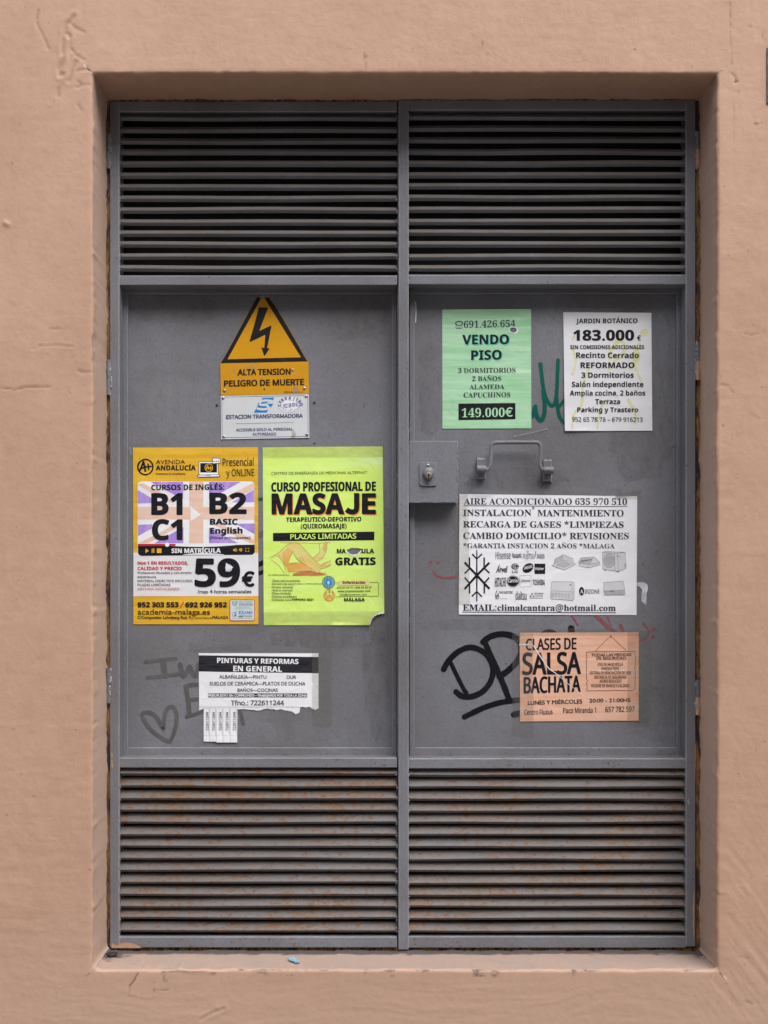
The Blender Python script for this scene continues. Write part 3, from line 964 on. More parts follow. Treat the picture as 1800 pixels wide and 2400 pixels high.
def cap_of(font):
    if font not in CAP:
        V, _ = raw_glyphs('H', font)
        CAP[font] = max(v[1] for v in V)
    return CAP[font]

def glyphs(text, font):
    """outline mesh of a line of text: cap height 1, left edge of the ink at 0"""
    k = (text, font)
    if k in CACHE: return CACHE[k]
    c = cap_of(font)
    if font in CODE:
        base, marks = '', []
        for ch in text:
            d = unicodedata.normalize('NFD', ch)
            if len(d) > 1 and d[1] in '\u0301\u0303': marks.append((len(base), d[1], d[0]))
            base += d[0]
        V, F = raw_glyphs(base, font)
        V, F = list(V), list(F)
        for i, mk, ch in marks:
            Vp, _ = raw_glyphs(base[:i + 1], font)
            Vg, _ = raw_glyphs(ch, font)
            wd = max(v[0] for v in Vg) - min(v[0] for v in Vg)
            cx = max(v[0] for v in Vp) - wd / 2
            top = max(v[1] for v in Vg)
            o = len(V)
            if mk == '\u0301':
                V += [(cx - .10 * c, top + .09 * c), (cx + .05 * c, top + .09 * c), (cx + .26 * c, top + .30 * c), (cx + .04 * c, top + .30 * c)]
                F.append((o, o + 1, o + 2, o + 3))
            else:
                n = 9
                for q in range(n):
                    t = q / (n - 1)
                    x = cx + (t - .5) * .5 * c
                    y = top + .19 * c + .06 * c * math.sin(t * 2 * math.pi)
                    V += [(x, y - .045 * c), (x, y + .045 * c)]
                for q in range(n - 1): F.append((o + 2 * q, o + 2 * q + 2, o + 2 * q + 3, o + 2 * q + 1))
    else:
        V, F = raw_glyphs(text, font)
    x0 = min(v[0] for v in V)
    V = [((x - x0) / c, y / c) for x, y in V]
    CACHE[k] = (V, F, max(v[0] for v in V))
    return CACHE[k]

# ------------------------------------------------------------------ printed sheets
def ellipse(cx, cy, rx, ry=None, n=36, rot=0, a0=0, a1=360):
    ry = rx if ry is None else ry
    c, s = math.cos(math.radians(rot)), math.sin(math.radians(rot))
    full = abs(a1 - a0) >= 360
    P = []
    for k in range(n if full else n + 1):
        a = math.radians(a0 + (a1 - a0) * k / n)
        x, y = rx * math.cos(a), ry * math.sin(a)
        P.append((cx + x * c - y * s, cy + x * s + y * c))
    return P
def rrect(x0, y0, x1, y1, r, n=5):
    P = []
    for cx, cy, a0 in ((x1 - r, y0 + r, -90), (x1 - r, y1 - r, 0), (x0 + r, y1 - r, 90), (x0 + r, y0 + r, 180)):
        for k in range(n + 1):
            a = math.radians(a0 + 90 * k / n)
            P.append((cx + r * math.cos(a), cy + r * math.sin(a)))
    return P
def rect(x0, y0, x1, y1): return [(x0, y0), (x1, y0), (x1, y1), (x0, y1)]
def spline(pts, k=5):
    if len(pts) < 3: return list(pts)
    out = []
    for i in range(len(pts) - 1):
        p0, p1, p2, p3 = pts[max(i - 1, 0)], pts[i], pts[i + 1], pts[min(i + 2, len(pts) - 1)]
        for q in range(k):
            t = q / k
            out.append(tuple(.5 * (2 * p1[j] + (p2[j] - p0[j]) * t + (2 * p0[j] - 5 * p1[j] + 4 * p2[j] - p3[j]) * t * t + (3 * p1[j] - p0[j] - 3 * p2[j] + p3[j]) * t ** 3) for j in (0, 1)))
    out.append(pts[-1])
    return out

class Sheet:
    """flat printed thing on the door panel; coordinates are read off an enlargement (origin ox, oy, factor s) of the photograph"""
    def __init__(self, ox, oy, s, base=.0006, warp=0.0, seed=0, plane=PY):
        self.ox, self.oy, self.s, self.base, self.warp, self.plane = ox, oy, s, base, warp, plane
        rs = random.Random(seed)
        self.ph = [rs.uniform(0, 6.28) for _ in range(6)]
        self.curls = []
        self.mb = MB()
        self.n = 0
        self.xy = []
    def lift(self, X, Z):
        h = self.warp * (.5 + .25 * math.sin(15 * X + self.ph[0]) * math.sin(11 * Z + self.ph[1]) + .25 * math.sin(10 * Z + 7 * X + self.ph[2]))
        for cx, cz, r, a in self.curls:
            d = math.hypot(X - cx, Z - cz)
            if d < r: h += a * (1 - d / r) ** 2
        return h
    def curl(self, x, y, r, a):
        X, _, Z = W(self.ox + x / self.s, self.oy + y / self.s, self.plane)
        self.curls.append((X, Z, r, a))
    def p(self, x, y, off=0.0):
        X, _, Z = W(self.ox + x / self.s, self.oy + y / self.s, self.plane)
        return (X, self.plane - self.base - off - self.lift(X, Z), Z)
    def off(self, lv):
        self.n += 1
        return lv * .00011 + self.n * 2.0e-6
    def tri(self, outline, step, holes=()):
        P = list(outline)
        E = [(i, (i + 1) % len(P)) for i in range(len(P))]
        for h in holes:
            o = len(P); P += h
            E += [(o + i, o + (i + 1) % len(h)) for i in range(len(h))]
        if step:
            xs, ys = [q[0] for q in outline], [q[1] for q in outline]
            x = min(xs) + step * .5
            while x < max(xs):
                y = min(ys) + step * .5
                while y < max(ys):
                    P.append((x, y)); y += step
                x += step
        r = delaunay_2d_cdt([Vector(q) for q in P], E, [], 1, 1e-4)
        V, F = [tuple(v) for v in r[0]], [tuple(f) for f in r[2]]
        if holes:
            def inside(x, y, H):
                c = False
                for i in range(len(H)):
                    (x0, y0), (x1, y1) = H[i - 1], H[i]
                    if (y0 > y) != (y1 > y) and x < (x1 - x0) * (y - y0) / (y1 - y0) + x0: c = not c
                return c
            F = [f for f in F if not any(inside(sum(V[i][0] for i in f) / len(f), sum(V[i][1] for i in f) / len(f), H) for H in holes)]
        return V, F
    def paper(self, outline, mat, holes=(), thick=.00025, step=9.0):
        V, F = self.tri(outline, step * self.s, holes)
        self.mb.add([self.p(x, y) for x, y in V], F, mat, True)
        self.mb.add([self.p(x, y, -thick) for x, y in V], [f[::-1] for f in F], mat, True)
        for loop in [outline] + list(holes):
            n = len(loop)
            A = [self.p(x, y) for x, y in loop] + [self.p(x, y, -thick) for x, y in loop]
            self.mb.add(A, [(i, (i + 1) % n, n + (i + 1) % n, n + i) for i in range(n)], mat)
    def fill(self, outline, mat, lv=1, holes=(), step=None):
        w = max(q[0] for q in outline) - min(q[0] for q in outline)
        hgt = max(q[1] for q in outline) - min(q[1] for q in outline)
        st = 18 * self.s if max(w, hgt) > 30 * self.s else 0
        V, F = self.tri(outline, st, holes)
        o = self.off(lv)
        self.mb.add([self.p(x, y, o) for x, y in V], F, mat)
    def stroke(self, pts, w, mat, lv=3, smooth=True, closed=False, cap=True, w1=None, rough=0.0):
        if closed: pts = list(pts) + [pts[0]]
        P = spline(pts) if smooth and len(pts) > 2 else list(pts)
        o = self.off(lv)
        n = len(P)
        V, F = [], []
        for i, (x, y) in enumerate(P):
            a, c = P[max(i - 1, 0)], P[min(i + 1, n - 1)]
            if closed and i in (0, n - 1): a, c = P[n - 2], P[1]
            dx, dy = c[0] - a[0], c[1] - a[1]
            L = math.hypot(dx, dy) or 1
            k = (w + ((w1 if w1 is not None else w) - w) * i / (n - 1)) / 2
            if rough: k *= 1 + random.uniform(-rough, rough)
            off = o + i * 1.5e-6
            V += [self.p(x - dy / L * k, y + dx / L * k, off), self.p(x + dy / L * k, y - dx / L * k, off)]
        for i in range(n - 1): F.append((2 * i, 2 * i + 2, 2 * i + 3, 2 * i + 1))
        self.mb.add(V, F, mat)
        if cap and not closed:
            for (x, y), k in ((P[0], w / 2), (P[-1], (w1 if w1 is not None else w) / 2)):
                if k < .4 * self.s: continue
                self.n += 1
                E = ellipse(x, y, k, n=14)
                self.mb.add([self.p(q[0], q[1], o + (n + 2) * 1.5e-6) for q in E], [tuple(range(14))], mat)
    def t(self, text, x0, x1, yb, cap, font='r', mat='black_ink', bold=0.0, yb2=None, lv=5, slant=0.0):
        V, F, wd = glyphs(text, font)
        sx = (x1 - x0) / wd
        dy = (yb2 - yb) if yb2 is not None else 0
        stamps = [(0, 0)]
        if bold:
            d = bold
            stamps = [(-d, 0), (d, 0), (0, -d * .8), (0, d * .8), (-d * .7, -d * .6), (d * .7, d * .6), (-d * .7, d * .6), (d * .7, -d * .6)]
        for ax, ay in stamps:
            o = self.off(lv)
            self.mb.add([self.p(x0 + ax + u * sx + slant * v * cap, yb + ay + dy * u / wd - v * cap, o) for u, v in V], F, mat)
    def vt(self, text, x, y0, y1, cap, font='r', mat='black_ink', lv=5, bold=0.0):
        """reads upwards: starts at y0 (low) and ends at y1, baseline at x"""
        V, F, wd = glyphs(text, font)
        k = (y1 - y0) / wd
        for d in ((0,) if not bold else (-bold, 0, bold)):
            o = self.off(lv)
            self.mb.add([self.p(x - v * cap + d, y0 + u * k, o) for u, v in V], F, mat)
    def arc(self, text, cx, cy, rx, ry, a0, a1, cap, font='r', mat='black_ink', lv=5, bold=0.0, wd=None, inward=False):
        n = len(text)
        for i, ch in enumerate(text):
            if ch == ' ': continue
            a = math.radians(a0 + (a1 - a0) * (i / max(n - 1, 1)))
            V, F, w0 = glyphs(ch, font)
            px, py = cx + rx * math.cos(a), cy + ry * math.sin(a)
            tx, ty = -rx * math.sin(a), ry * math.cos(a)
            L = math.hypot(tx, ty)
            tx, ty = tx / L, ty / L
            if inward: tx, ty = -tx, -ty
            ux, uy = ty, -tx
            for d in ((0,) if not bold else (-bold, 0, bold)):
                o = self.off(lv)
                self.mb.add([self.p(px + tx * ((u - w0 / 2) * cap + d) + ux * v * cap, py + ty * ((u - w0 / 2) * cap + d) + uy * v * cap, o) for u, v in V], F, mat)
    def done(self, name, label, cat, group=None):
        ys = [v[1] for v in self.mb.v]
        xs, zs = [v[0] for v in self.mb.v], [v[2] for v in self.mb.v]
        o = self.mb.build(name, loc=((min(xs) + max(xs)) / 2, max(ys), min(zs)))
        return tag(o, label, cat, group)
    def child(self, parent, name, label=None):
        o = self.mb.build(name, parent)
        return tag(o, label) if label else o
    def fresh(self):
        self.mb = MB()

def tape(sheet, parent, outlines):
    """clear sticky tape: thin shiny film over the edge of a sheet"""
    for q in outlines:
        sheet.fresh()
        sheet.n += 3
        V, F = sheet.tri(q, 14 * sheet.s)
        sheet.mb.add([sheet.p(x, y, .0012 + sheet.n * 2e-6) for x, y in V], F, 'clear_tape', True)
        sheet.child(parent, 'tape_strip')
PG = 'paper notices stuck on the grey doors'

# ---- marker scribbles on the panels
def scribble(parent, name, label, region, strokes, mat, base=.00012):
    for i, (pts, w) in enumerate(strokes):
        g = Sheet(*region, base=base + i * .00001)
        if len(pts) == 1: g.fill(ellipse(pts[0][0], pts[0][1], w / 2, n=16), mat, 1)
        else: g.stroke(pts, w * (1.12 if mat == 'graffiti_black' else 1), mat, 1, rough=.05)
        g.child(parent, name, label)
R8, R5, R4, R2, R3 = (1000, 1440, 2.9625), (1020, 710, 3.072), (300, 1490, 3.456), (300, 1040, 5.028), (600, 1030, 4.916)
scribble(RIGHT, 'graffiti', 'thick black marker tag of looped letters over an underline', R8, [
    ([(168, 338), (195, 395), (232, 470), (262, 528), (276, 545)], 27),
    ([(118, 382), (150, 325), (215, 262), (290, 230), (360, 242), (420, 285), (455, 350), (458, 420), (430, 490), (375, 545), (300, 572), (240, 565), (205, 538)], 36),
    ([(402, 190), (440, 275), (485, 375), (530, 480), (568, 580)], 36),
    ([(392, 192), (440, 155), (510, 137), (590, 148), (645, 190), (655, 260), (625, 330), (565, 390), (505, 432)], 38),
    ([(262, 712), (380, 655), (480, 620), (570, 602), (660, 592)], 34), ([(605, 695), (665, 682)], 36),
    ([(805, 135), (840, 118), (880, 125), (900, 150)], 26), ([(1003, 98), (1012, 150)], 42)], 'graffiti_black')
scribble(RIGHT, 'graffiti', 'green marker strokes between the two flat sale notices', R5, [
    ([(757, 440), (768, 530), (780, 620), (800, 690), (835, 740), (862, 720), (875, 640), (880, 520), (884, 412)], 27),
    ([(778, 640), (788, 720), (785, 800), (765, 845), (735, 820), (718, 750)], 30), ([(700, 815), (722, 745)], 28),
    ([(872, 640), (880, 740), (895, 820), (930, 865)], 26), ([(895, 745), (930, 700), (950, 690)], 24)], 'graffiti_green')
scribble(RIGHT, 'graffiti', 'faint red marker scrawl between the two lower notices', R8, [
    ([(1172, 5), (1215, 45), (1262, 88), (1310, 122)], 24), ([(1002, 6), (1030, 40), (1050, 75)], 9), ([(1345, 75), (1362, 118)], 22),
    ([(1245, 0), (1268, 45), (1275, 75)], 12), ([(1500, 58), (1535, 100), (1538, 140), (1515, 172), (1475, 182)], 10), ([(455, -2), (480, 3), (510, -3)], 12),
    ([(1576, 105)], 27), ([(1570, 158)], 22)], 'red_marker')
scribble(RIGHT, 'graffiti', 'small red marker face left of the white air conditioning notice', (0, 0, 1.0), [
    ([(1010, 1317)], 8), ([(1027, 1319)], 8), ([(1017, 1340), (1024, 1349), (1045, 1354), (1080, 1351)], 5)], 'red_marker')
scribble(LEFT, 'graffiti', 'faded grey marker letters and a heart', R4, [
    ([(140, 213), (260, 198), (390, 184)], 28), ([(282, 200), (290, 260), (302, 325)], 46), ([(160, 340), (290, 326), (410, 311)], 28),
    ([(422, 235), (435, 290), (450, 330), (480, 285), (500, 250)], 40), ([(500, 250), (520, 300), (545, 325), (565, 280), (575, 235)], 40),
    ([(465, 412), (520, 398), (600, 398)], 34), ([(472, 425), (485, 520), (498, 640)], 38), ([(490, 522), (570, 512), (610, 512)], 30), ([(475, 655), (560, 630), (625, 600)], 30),
    ([(905, 600), (918, 650), (932, 712)], 32),
    ([(290, 752), (290, 690), (303, 620), (335, 578), (370, 582), (392, 630), (393, 700), (375, 780), (345, 848), (325, 855), (270, 825), (195, 770), (140, 700), (115, 645), (135, 622), (185, 625), (235, 665), (275, 740)], 32)], 'faded_marker')
scribble(LEFT, 'graffiti', 'dark marker strokes showing between the yellow and lime posters', R2, [
    ([(1500, 1440), (1570, 1410), (1640, 1380)], 52), ([(1500, 1535), (1570, 1520), (1640, 1490)], 44)], 'graffiti_black')
scribble(LEFT, 'graffiti', 'green marker strokes behind the lime poster', R2, [
    ([(1500, 660), (1570, 655), (1640, 640)], 38), ([(2190, -2), (2206, -4)], 18)], 'graffiti_green')
scribble(LEFT, 'graffiti', 'faded dark stroke behind the lime poster', R2, [([(1510, 1090), (1570, 1070), (1640, 1040)], 70)], 'faded_marker')
for pts, w, mt in (([(974, 708), (975, 730), (974, 755)], 2.6, 'torn_white'),):
    g = Sheet(0, 0, 1.0, base=.00012)
    g.stroke(pts, w, mt, 1)
    g.child(RIGHT, 'paint_scratch')
for pts, w, mt in (([(304, 1049), (306, 1058), (308, 1066)], 2.0, 'pale_wear'), ([(893, 1440), (896, 1446)], 2.4, 'pale_wear')):
    g = Sheet(0, 0, 1.0, base=.00012)
    g.stroke(pts, w, mt, 1)
    g.child(LEFT, 'paint_scratch')

# old glue, rubbed tape ghosts and grime on the panels
def stain(parent, name, region, outline, mat):
    g = Sheet(*region, base=.00006)
    g.fill(outline, mat, 0)
    g.child(parent, name)
for par, mt, q in ((RIGHT, 'glue_residue', rect(1262, 690, 1320, 800)), (RIGHT, 'glue_residue', rect(1275, 800, 1312, 1000)), (RIGHT, 'glue_residue', rect(1235, 694, 1420, 742)), (RIGHT, 'grime_stain', rect(1425, 712, 1580, 1140)), (RIGHT, 'grime_stain', rect(980, 790, 1035, 1025)),
                   (RIGHT, 'glue_residue', rect(1340, 1125, 1530, 1158)), (RIGHT, 'grime_stain', rect(1080, 1095, 1330, 1150)), (RIGHT, 'grime_stain', rect(975, 1450, 1220, 1478)), (RIGHT, 'grime_stain', rect(1480, 1600, 1580, 1745)),
                   (LEFT, 'grime_stain', rect(305, 690, 520, 760)), (LEFT, 'grime_stain', rect(760, 690, 915, 800)), (LEFT, 'glue_residue', rect(380, 1480, 480, 1560)), (LEFT, 'grime_stain', rect(620, 1470, 915, 1520)), (LEFT, 'glue_residue', rect(560, 1690, 800, 1745)), (LEFT, 'grime_stain', rect(850, 1100, 916, 1740)), (LEFT, 'glue_residue', rect(310, 880, 500, 1030))):
    x0, y0, x1, y1 = q[0][0], q[0][1], q[2][0], q[2][1]
    P = []
    for i in range(28):
        a = 2 * math.pi * i / 28
        k = random.uniform(.82, 1.05)
        cx, sy = math.copysign(abs(math.cos(a)) ** .6, math.cos(a)), math.copysign(abs(math.sin(a)) ** .6, math.sin(a))
        P.append((min(max((x0 + x1) / 2 + (x1 - x0) / 2 * k * cx, 302 if par is LEFT else 973), 917 if par is LEFT else 1584), max((y0 + y1) / 2 + (y1 - y0) / 2 * k * sy, 690)))
    stain(par, 'stain', (0, 0, 1.0), P, mt)

# ---- high voltage warning sign
s = Sheet(500, 680, 6.146, base=.0022)
plate_pts = [(100, 1060), (150, 985), (250, 800), (400, 520), (560, 225), (632, 95), (660, 70), (700, 60), (740, 60), (780, 72), (805, 100), (900, 235), (1060, 500), (1230, 800), (1332, 985), (1370, 1030), (1379, 1480), (1365, 1498), (130, 1516), (110, 1505)]
s.paper(plate_pts, 'hazard_yellow', thick=.0018)
s.fill([(104, 1057), (152, 985), (252, 802), (402, 522), (562, 228), (636, 95), (700, 110), (742, 108), (800, 105), (898, 240), (1058, 505), (1228, 803), (1330, 988), (1362, 1030)], 'hazard_black', 1)
s.fill([(207, 998), (690, 120), (738, 118), (1262, 970)], 'hazard_yellow_clean', 2)
s.fill(ellipse(712, 92, 62, 36, n=20), 'worn_paint', 3)
s.fill([(655, 258), (668, 252), (780, 253), (788, 263), (664, 590), (828, 513), (840, 520), (776, 836), (806, 842), (809, 850), (742, 948), (732, 948), (695, 838), (700, 829), (736, 838), (750, 646), (532, 750), (522, 742), (600, 470)], 'hazard_black', 3)
s.t('ALTA TENSION', 355, 1110, 1229, 82, 'H', 'hazard_black', 5, 1216)
s.t('PELIGRO DE MUERTE', 160, 1303, 1389, 82, 'H', 'hazard_black', 5, 1366)
s.t('SYS S.A.', 1025, 1150, 1480, 18, 'H', 'hazard_black', 1, 1478)
s.t('SEÑALES', 1165, 1300, 1478, 10, 'H', 'hazard_black', 0, 1474)
s.fill(ellipse(736, 1430, 12, n=14), 'dark_hole', 3)
sg = s.done('warning_sign', 'yellow and black triangular high voltage sign with a lightning bolt', 'warning sign')
for q in ((165, 1452), (1312, 1416), (712, 92), (1145, 1152)):
    b = MB(); x, y, z = s.p(*q)
    r = .0036 if q[0] != 1145 else .0026
    b.disc(x, z, y + .0004, y - .0016, r, 'steel'); b.disc(x, z, y - .0015, y - .0018, .0013, 'dark_hole', 10)
    b.build('screw', sg)

# ---- white enamel information plate
s = Sheet(500, 680, 6.146, base=.0018)
s.paper([(107, 1522), (1376, 1500), (1384, 2128), (115, 2150)], 'sign_white', thick=.0014)
q = [(124, 1542), (1360, 1521), (1366, 2108), (132, 2126)]
for i in range(4): s.stroke([q[i], q[(i + 1) % 4]], 5, 'navy_ink', 2, cap=False)
s.fill([(710, 1552), (878, 1548), (770, 1765), (582, 1768)], 'sign_blue', 1)
s.fill([(600, 1545), (712, 1545), (690, 1585), (665, 1605), (655, 1630), (630, 1648), (560, 1650)], 'sign_white', 2)
for pts in ([(838, 1597), (775, 1592), (700, 1598), (668, 1630), (690, 1655), (760, 1655), (795, 1685), (770, 1712), (700, 1718), (640, 1708)],):
    s.stroke(pts, 34, 'sign_white', 3)
s.fill([(730, 1612), (850, 1612), (840, 1640), (745, 1638)], 'sign_white', 2)
s.fill([(735, 1615), (785, 1612), (775, 1632), (745, 1634)], 'sign_blue', 4)
s.fill([(800, 1640), (862, 1640), (845, 1672), (815, 1690)], 'sign_blue', 4)
s.fill([(630, 1645), (662, 1620), (660, 1648)], 'sign_blue', 4)
s.fill([(676, 1672), (720, 1680), (700, 1692), (672, 1690)], 'sign_blue', 4)
s.t('ESTACION TRANSFORMADORA', 188, 1286, 1856, 53, 'H', 'navy_ink', 2.6, 1836)
s.stroke([(325, 1926), (1155, 1907)], 4, 'grey_ink', 4, cap=False)
s.t('ACCESIBLE SOLO AL PERSONAL', 327, 1143, 2036, 38, 'H', 'navy_ink', 1.3, 2020)
s.t('AUTORIZADO', 565, 904, 2097, 38, 'H', 'navy_ink', 1.3, 2092)
sg = s.done('information_sign', 'white enamel transformer station plate with a blue emblem', 'sign')
for q in ((143, 1557), (1337, 1532), (1348, 2083), (153, 2112)):
    b = MB(); x, y, z = s.p(*q)
    b.disc(x, z, y + .0004, y - .0016, .0035, 'steel'); b.disc(x, z, y - .0015, y - .0018, .0014, 'dark_hole', 10)
    b.build('screw', sg)

s = Sheet(500, 680, 6.146, base=.0024)
s.paper(ellipse(1106, 1652, 164, 106, n=48, rot=-4), 'bright_white_paper', thick=.0003)
s.arc('CERRAJERO', 1110, 1652, 134, 74, 178, 357, 42, 'B', 'purple_ink', bold=1)
s.t('952 38 09 62', 1010, 1226, 1701, 56, 'H', 'purple_ink', 1.0, 1671)
s.t('24 HORAS', 1085, 1135, 1592, 10, 'H', 'purple_ink', 0, 1590)
s.t('24 h', 1110, 1140, 1726, 22, 'H', 'purple_ink', 0, 1724)
s.arc('PROFESIONALIDAD GARANTIZADA', 1108, 1652, 148, 92, 168, 10, 15, 'H', 'purple_ink', inward=True)
s.done('sticker', 'small oval white locksmith sticker with purple lettering', 'sticker')

# ---- yellow English course poster
s = Sheet(*R2, base=.0006, warp=.0012, seed=3)
s.paper([(60, 45), (1533, 42), (1538, 2127), (65, 2128)], 'yellow_marker_paper')
s.fill([(63, 1283), (1536, 1286), (1537, 1795), (64, 1796)], 'white_paper', 1)
s.fill(rrect(114, 445, 1490, 1324, 42), 'bright_white_paper', 2)
LIL = [[(265, 450), (652, 450), (652, 655), (560, 610), (430, 540)], [(116, 545), (278, 640), (285, 700), (116, 705)], [(955, 450), (1330, 450), (1130, 560), (955, 650)],
       [(1488, 540), (1490, 690), (1225, 692)], [(118, 955), (290, 950), (280, 1000), (118, 1090)], [(655, 985), (655, 1172), (310, 1174), (420, 1110)], [(1268, 943), (1494, 940), (1495, 1068)], [(955, 985), (1110, 1075), (1300, 1172), (955, 1172)]]
for q in LIL: s.fill(q, 'lilac_print', 3)
for q in ([(722, 448), (890, 448), (888, 1172), (722, 1172)], [(116, 745), (722, 745), (722, 893), (116, 893)], [(889, 745), (1492, 745), (1493, 893), (889, 893)],
          [(116, 480), (180, 468), (360, 560), (548, 690), (470, 692), (280, 580)], [(1488, 455), (1490, 535), (1160, 692), (1035, 692)], [(565, 943), (660, 943), (430, 1070), (240, 1172), (125, 1172), (350, 1060)],
          [(985, 943), (1085, 943), (1300, 1045), (1495, 1140), (1495, 1172), (1440, 1172)]): s.fill(q, 'peach_print', 3)
s.fill([(737, 735), (860, 838), (737, 912)], 'bright_white_paper', 4)
s.fill([(118, 1180), (562, 1180), (562, 1203), (118, 1205)], 'red_ink', 4)
bar = [(119, 1204), (1494, 1190), (1494, 1270)] + ellipse(1450, 1268, 44, 42, n=6, a0=0, a1=90) + ellipse(165, 1280, 46, 42, n=6, a0=90, a1=180)
s.fill(bar, 'black_ink', 4)
s.fill(ellipse(463, 1190, 25), 'bright_white_paper', 5)
Ym = 'yellow_marker_paper'
s.fill([(208, 1235), (250, 1262), (208, 1288)], Ym, 5)
s.fill(rect(281, 1234, 291, 1286), Ym, 5); s.fill(rect(300, 1234, 311, 1286), Ym, 5); s.fill(rect(342, 1234, 397, 1287), Ym, 5)
s.fill([(1240, 1243), (1252, 1243), (1270, 1230), (1270, 1276), (1252, 1262), (1240, 1262)], Ym, 5)
s.stroke([(1277, 1236), (1287, 1253), (1277, 1270)], 6, Ym, 5)
s.fill([(1330 + (22 if k % 2 else 15) * math.cos(k * math.pi / 8), 1250 + (22 if k % 2 else 15) * math.sin(k * math.pi / 8)) for k in range(16)], Ym, 5)
s.fill(ellipse(1330, 1250, 7, n=12), 'black_ink', 6)
for cx, cy, ax, ay in ((1387, 1232, 1, 1), (1426, 1232, -1, 1), (1387, 1270, 1, -1), (1426, 1270, -1, -1)): s.stroke([(cx + 12 * ax, cy), (cx, cy), (cx, cy + 12 * ay)], 6, Ym, 5, smooth=False)
s.t('SIN MATRÍCULA', 516, 1092, 1287, 51, 'B', 'bright_white_paper', 1.5, 1283)
s.stroke(ellipse(207, 275, 88, 90, n=30), 17, 'black_ink', 3, closed=True, smooth=False)
s.stroke(ellipse(205, 272, 94, 88, n=24, a0=150, a1=330), 7, 'black_ink', 3, smooth=False)
s.stroke([(142, 318), (165, 262), (183, 212)], 22, 'black_ink', 3); s.stroke([(183, 212), (196, 265), (206, 322)], 24, 'black_ink', 3); s.stroke([(150, 298), (215, 270)], 17, 'black_ink', 3)
s.stroke([(212, 275), (275, 268)], 17, 'black_ink', 3); s.stroke([(238, 240), (246, 305)], 17, 'black_ink', 3); s.fill(ellipse(141, 178, 6, n=10), 'black_ink', 3)
s.t('AVENIDA', 330, 673, 240, 50, 'r', 'black_ink'); s.t('ANDALUCÍA', 330, 798, 313, 56, 'B', 'black_ink', 1.5)
s.t('Academia de Enseñanza', 327, 678, 365, 22, 'H', 'orange_text_ink', .8)
s.fill(rrect(834, 208, 1066, 372, 14), 'black_ink', 2); s.fill(rrect(840, 214, 1060, 366, 10), 'bright_white_paper', 3); s.fill(rect(853, 229, 1049, 340), 'black_ink', 4)
s.fill([(813, 368), (1088, 360), (1082, 388), (1068, 395), (836, 399), (824, 390)], 'black_ink', 5); s.fill([(822, 374), (1079, 366), (1074, 386), (832, 391)], 'bright_white_paper', 6)
s.stroke([(925, 371), (932, 377), (965, 376), (972, 369)], 5, 'black_ink', 7)
s.stroke(ellipse(953, 283, 45, 45, n=26), 8, Ym, 5, closed=True, smooth=False)
s.t('A', 918, 960, 304, 48, 'B', Ym, 1); s.stroke([(957, 287), (987, 284)], 10, Ym, 5); s.stroke([(971, 270), (974, 300)], 10, Ym, 5)
s.fill([(993, 172), (1000, 165), (1086, 170), (1093, 178), (1088, 235), (1020, 236), (993, 265), (1000, 232)], 'black_ink', 6); s.fill([(999, 178), (1004, 172), (1082, 176), (1087, 182), (1083, 229), (1018, 230), (1005, 244), (1007, 226)], 'bright_white_paper', 7)
for x in (1020, 1042, 1065): s.fill(ellipse(x, 208, 7, n=12), 'black_ink', 8)
s.t('Presencial', 1116, 1480, 262, 86, 'H', 'black_ink', .8, 258); s.t('y ONLINE', 1162, 1486, 385, 82, 'H', 'black_ink', .8, 380)
s.t('CURSOS DE INGLÉS:', 276, 1132, 548, 62, 'B', 'black_ink', 1.5, 541)
s.t('B1', 285, 636, 834, 245, 'B', 'black_ink', 9); s.t('B2', 968, 1390, 823, 238, 'B', 'black_ink', 9); s.t('C1', 292, 636, 1130, 232, 'B', 'black_ink', 9)
s.t('BASIC', 969, 1291, 952, 64, 'B', 'black_ink', 3); s.t('English', 972, 1349, 1059, 66, 'B', 'black_ink', 3, 1056)
s.t('(Nivel principante)', 966, 1444, 1122, 33, 'r', 'black_ink', .6)
s.t('Nos 1 EN RESULTADOS,', 116, 708, 1424, 37, 'B', 'red_ink', .8); s.t('CALIDAD Y PRECIO', 116, 633, 1487, 37, 'B', 'red_ink', .8)
s.t('Profesores titulados y con amplia', 116, 747, 1534, 26, 'H', 'black_ink', .5); s.t('experiencia.', 116, 340, 1582, 26, 'H', 'black_ink', .5)
s.t('MATERIAL DIDÁCTICO INCLUIDO,', 116, 767, 1630, 27, 'H', 'black_ink', .6); s.t('PLAZAS LIMITADAS', 116, 500, 1676, 27, 'H', 'black_ink', .6); s.t('¡RECHAZA IMITACIONES!', 116, 605, 1725, 28, 'H', 'pale_red_ink', .5)
s.t('59', 795, 1312, 1678, 318, 'B', 'black_ink', 10); s.fill([(1155, 1403), (1243, 1455), (1155, 1508)], 'white_paper', 7)
s.t('€', 1350, 1484, 1678, 158, 'r', 'black_ink', 9)
s.t('/mes 4 horas semanales', 820, 1454, 1764, 42, 'r', 'black_ink', .6, 1760)
s.t('952 303 553', 117, 596, 1926, 57, 'B', 'black_ink', 2.5, 1925); s.t('692 926 952', 678, 1165, 1927, 57, 'B', 'black_ink', 2.5, 1926); s.stroke([(617, 1932), (657, 1866)], 10, 'red_ink', 5)
s.t('academia-malaga.es', 116, 966, 2012, 62, 'r', 'black_ink', .8); s.t('C/Compositor Lehmberg Ruiz 9,', 116, 750, 2063, 33, 'r', 'black_ink', 1.2)
s.t('(1ª planta oficina 6)', 757, 990, 2062, 18, 'H', 'black_ink', .5); s.t('MÁLAGA', 997, 1183, 2062, 33, 'r', 'black_ink', 1.2)
s.fill(rrect(1198, 1834, 1495, 2088, 26), 'red_ink', 2); s.fill(rrect(1206, 1841, 1488, 2081, 20), 'badge_print', 3)
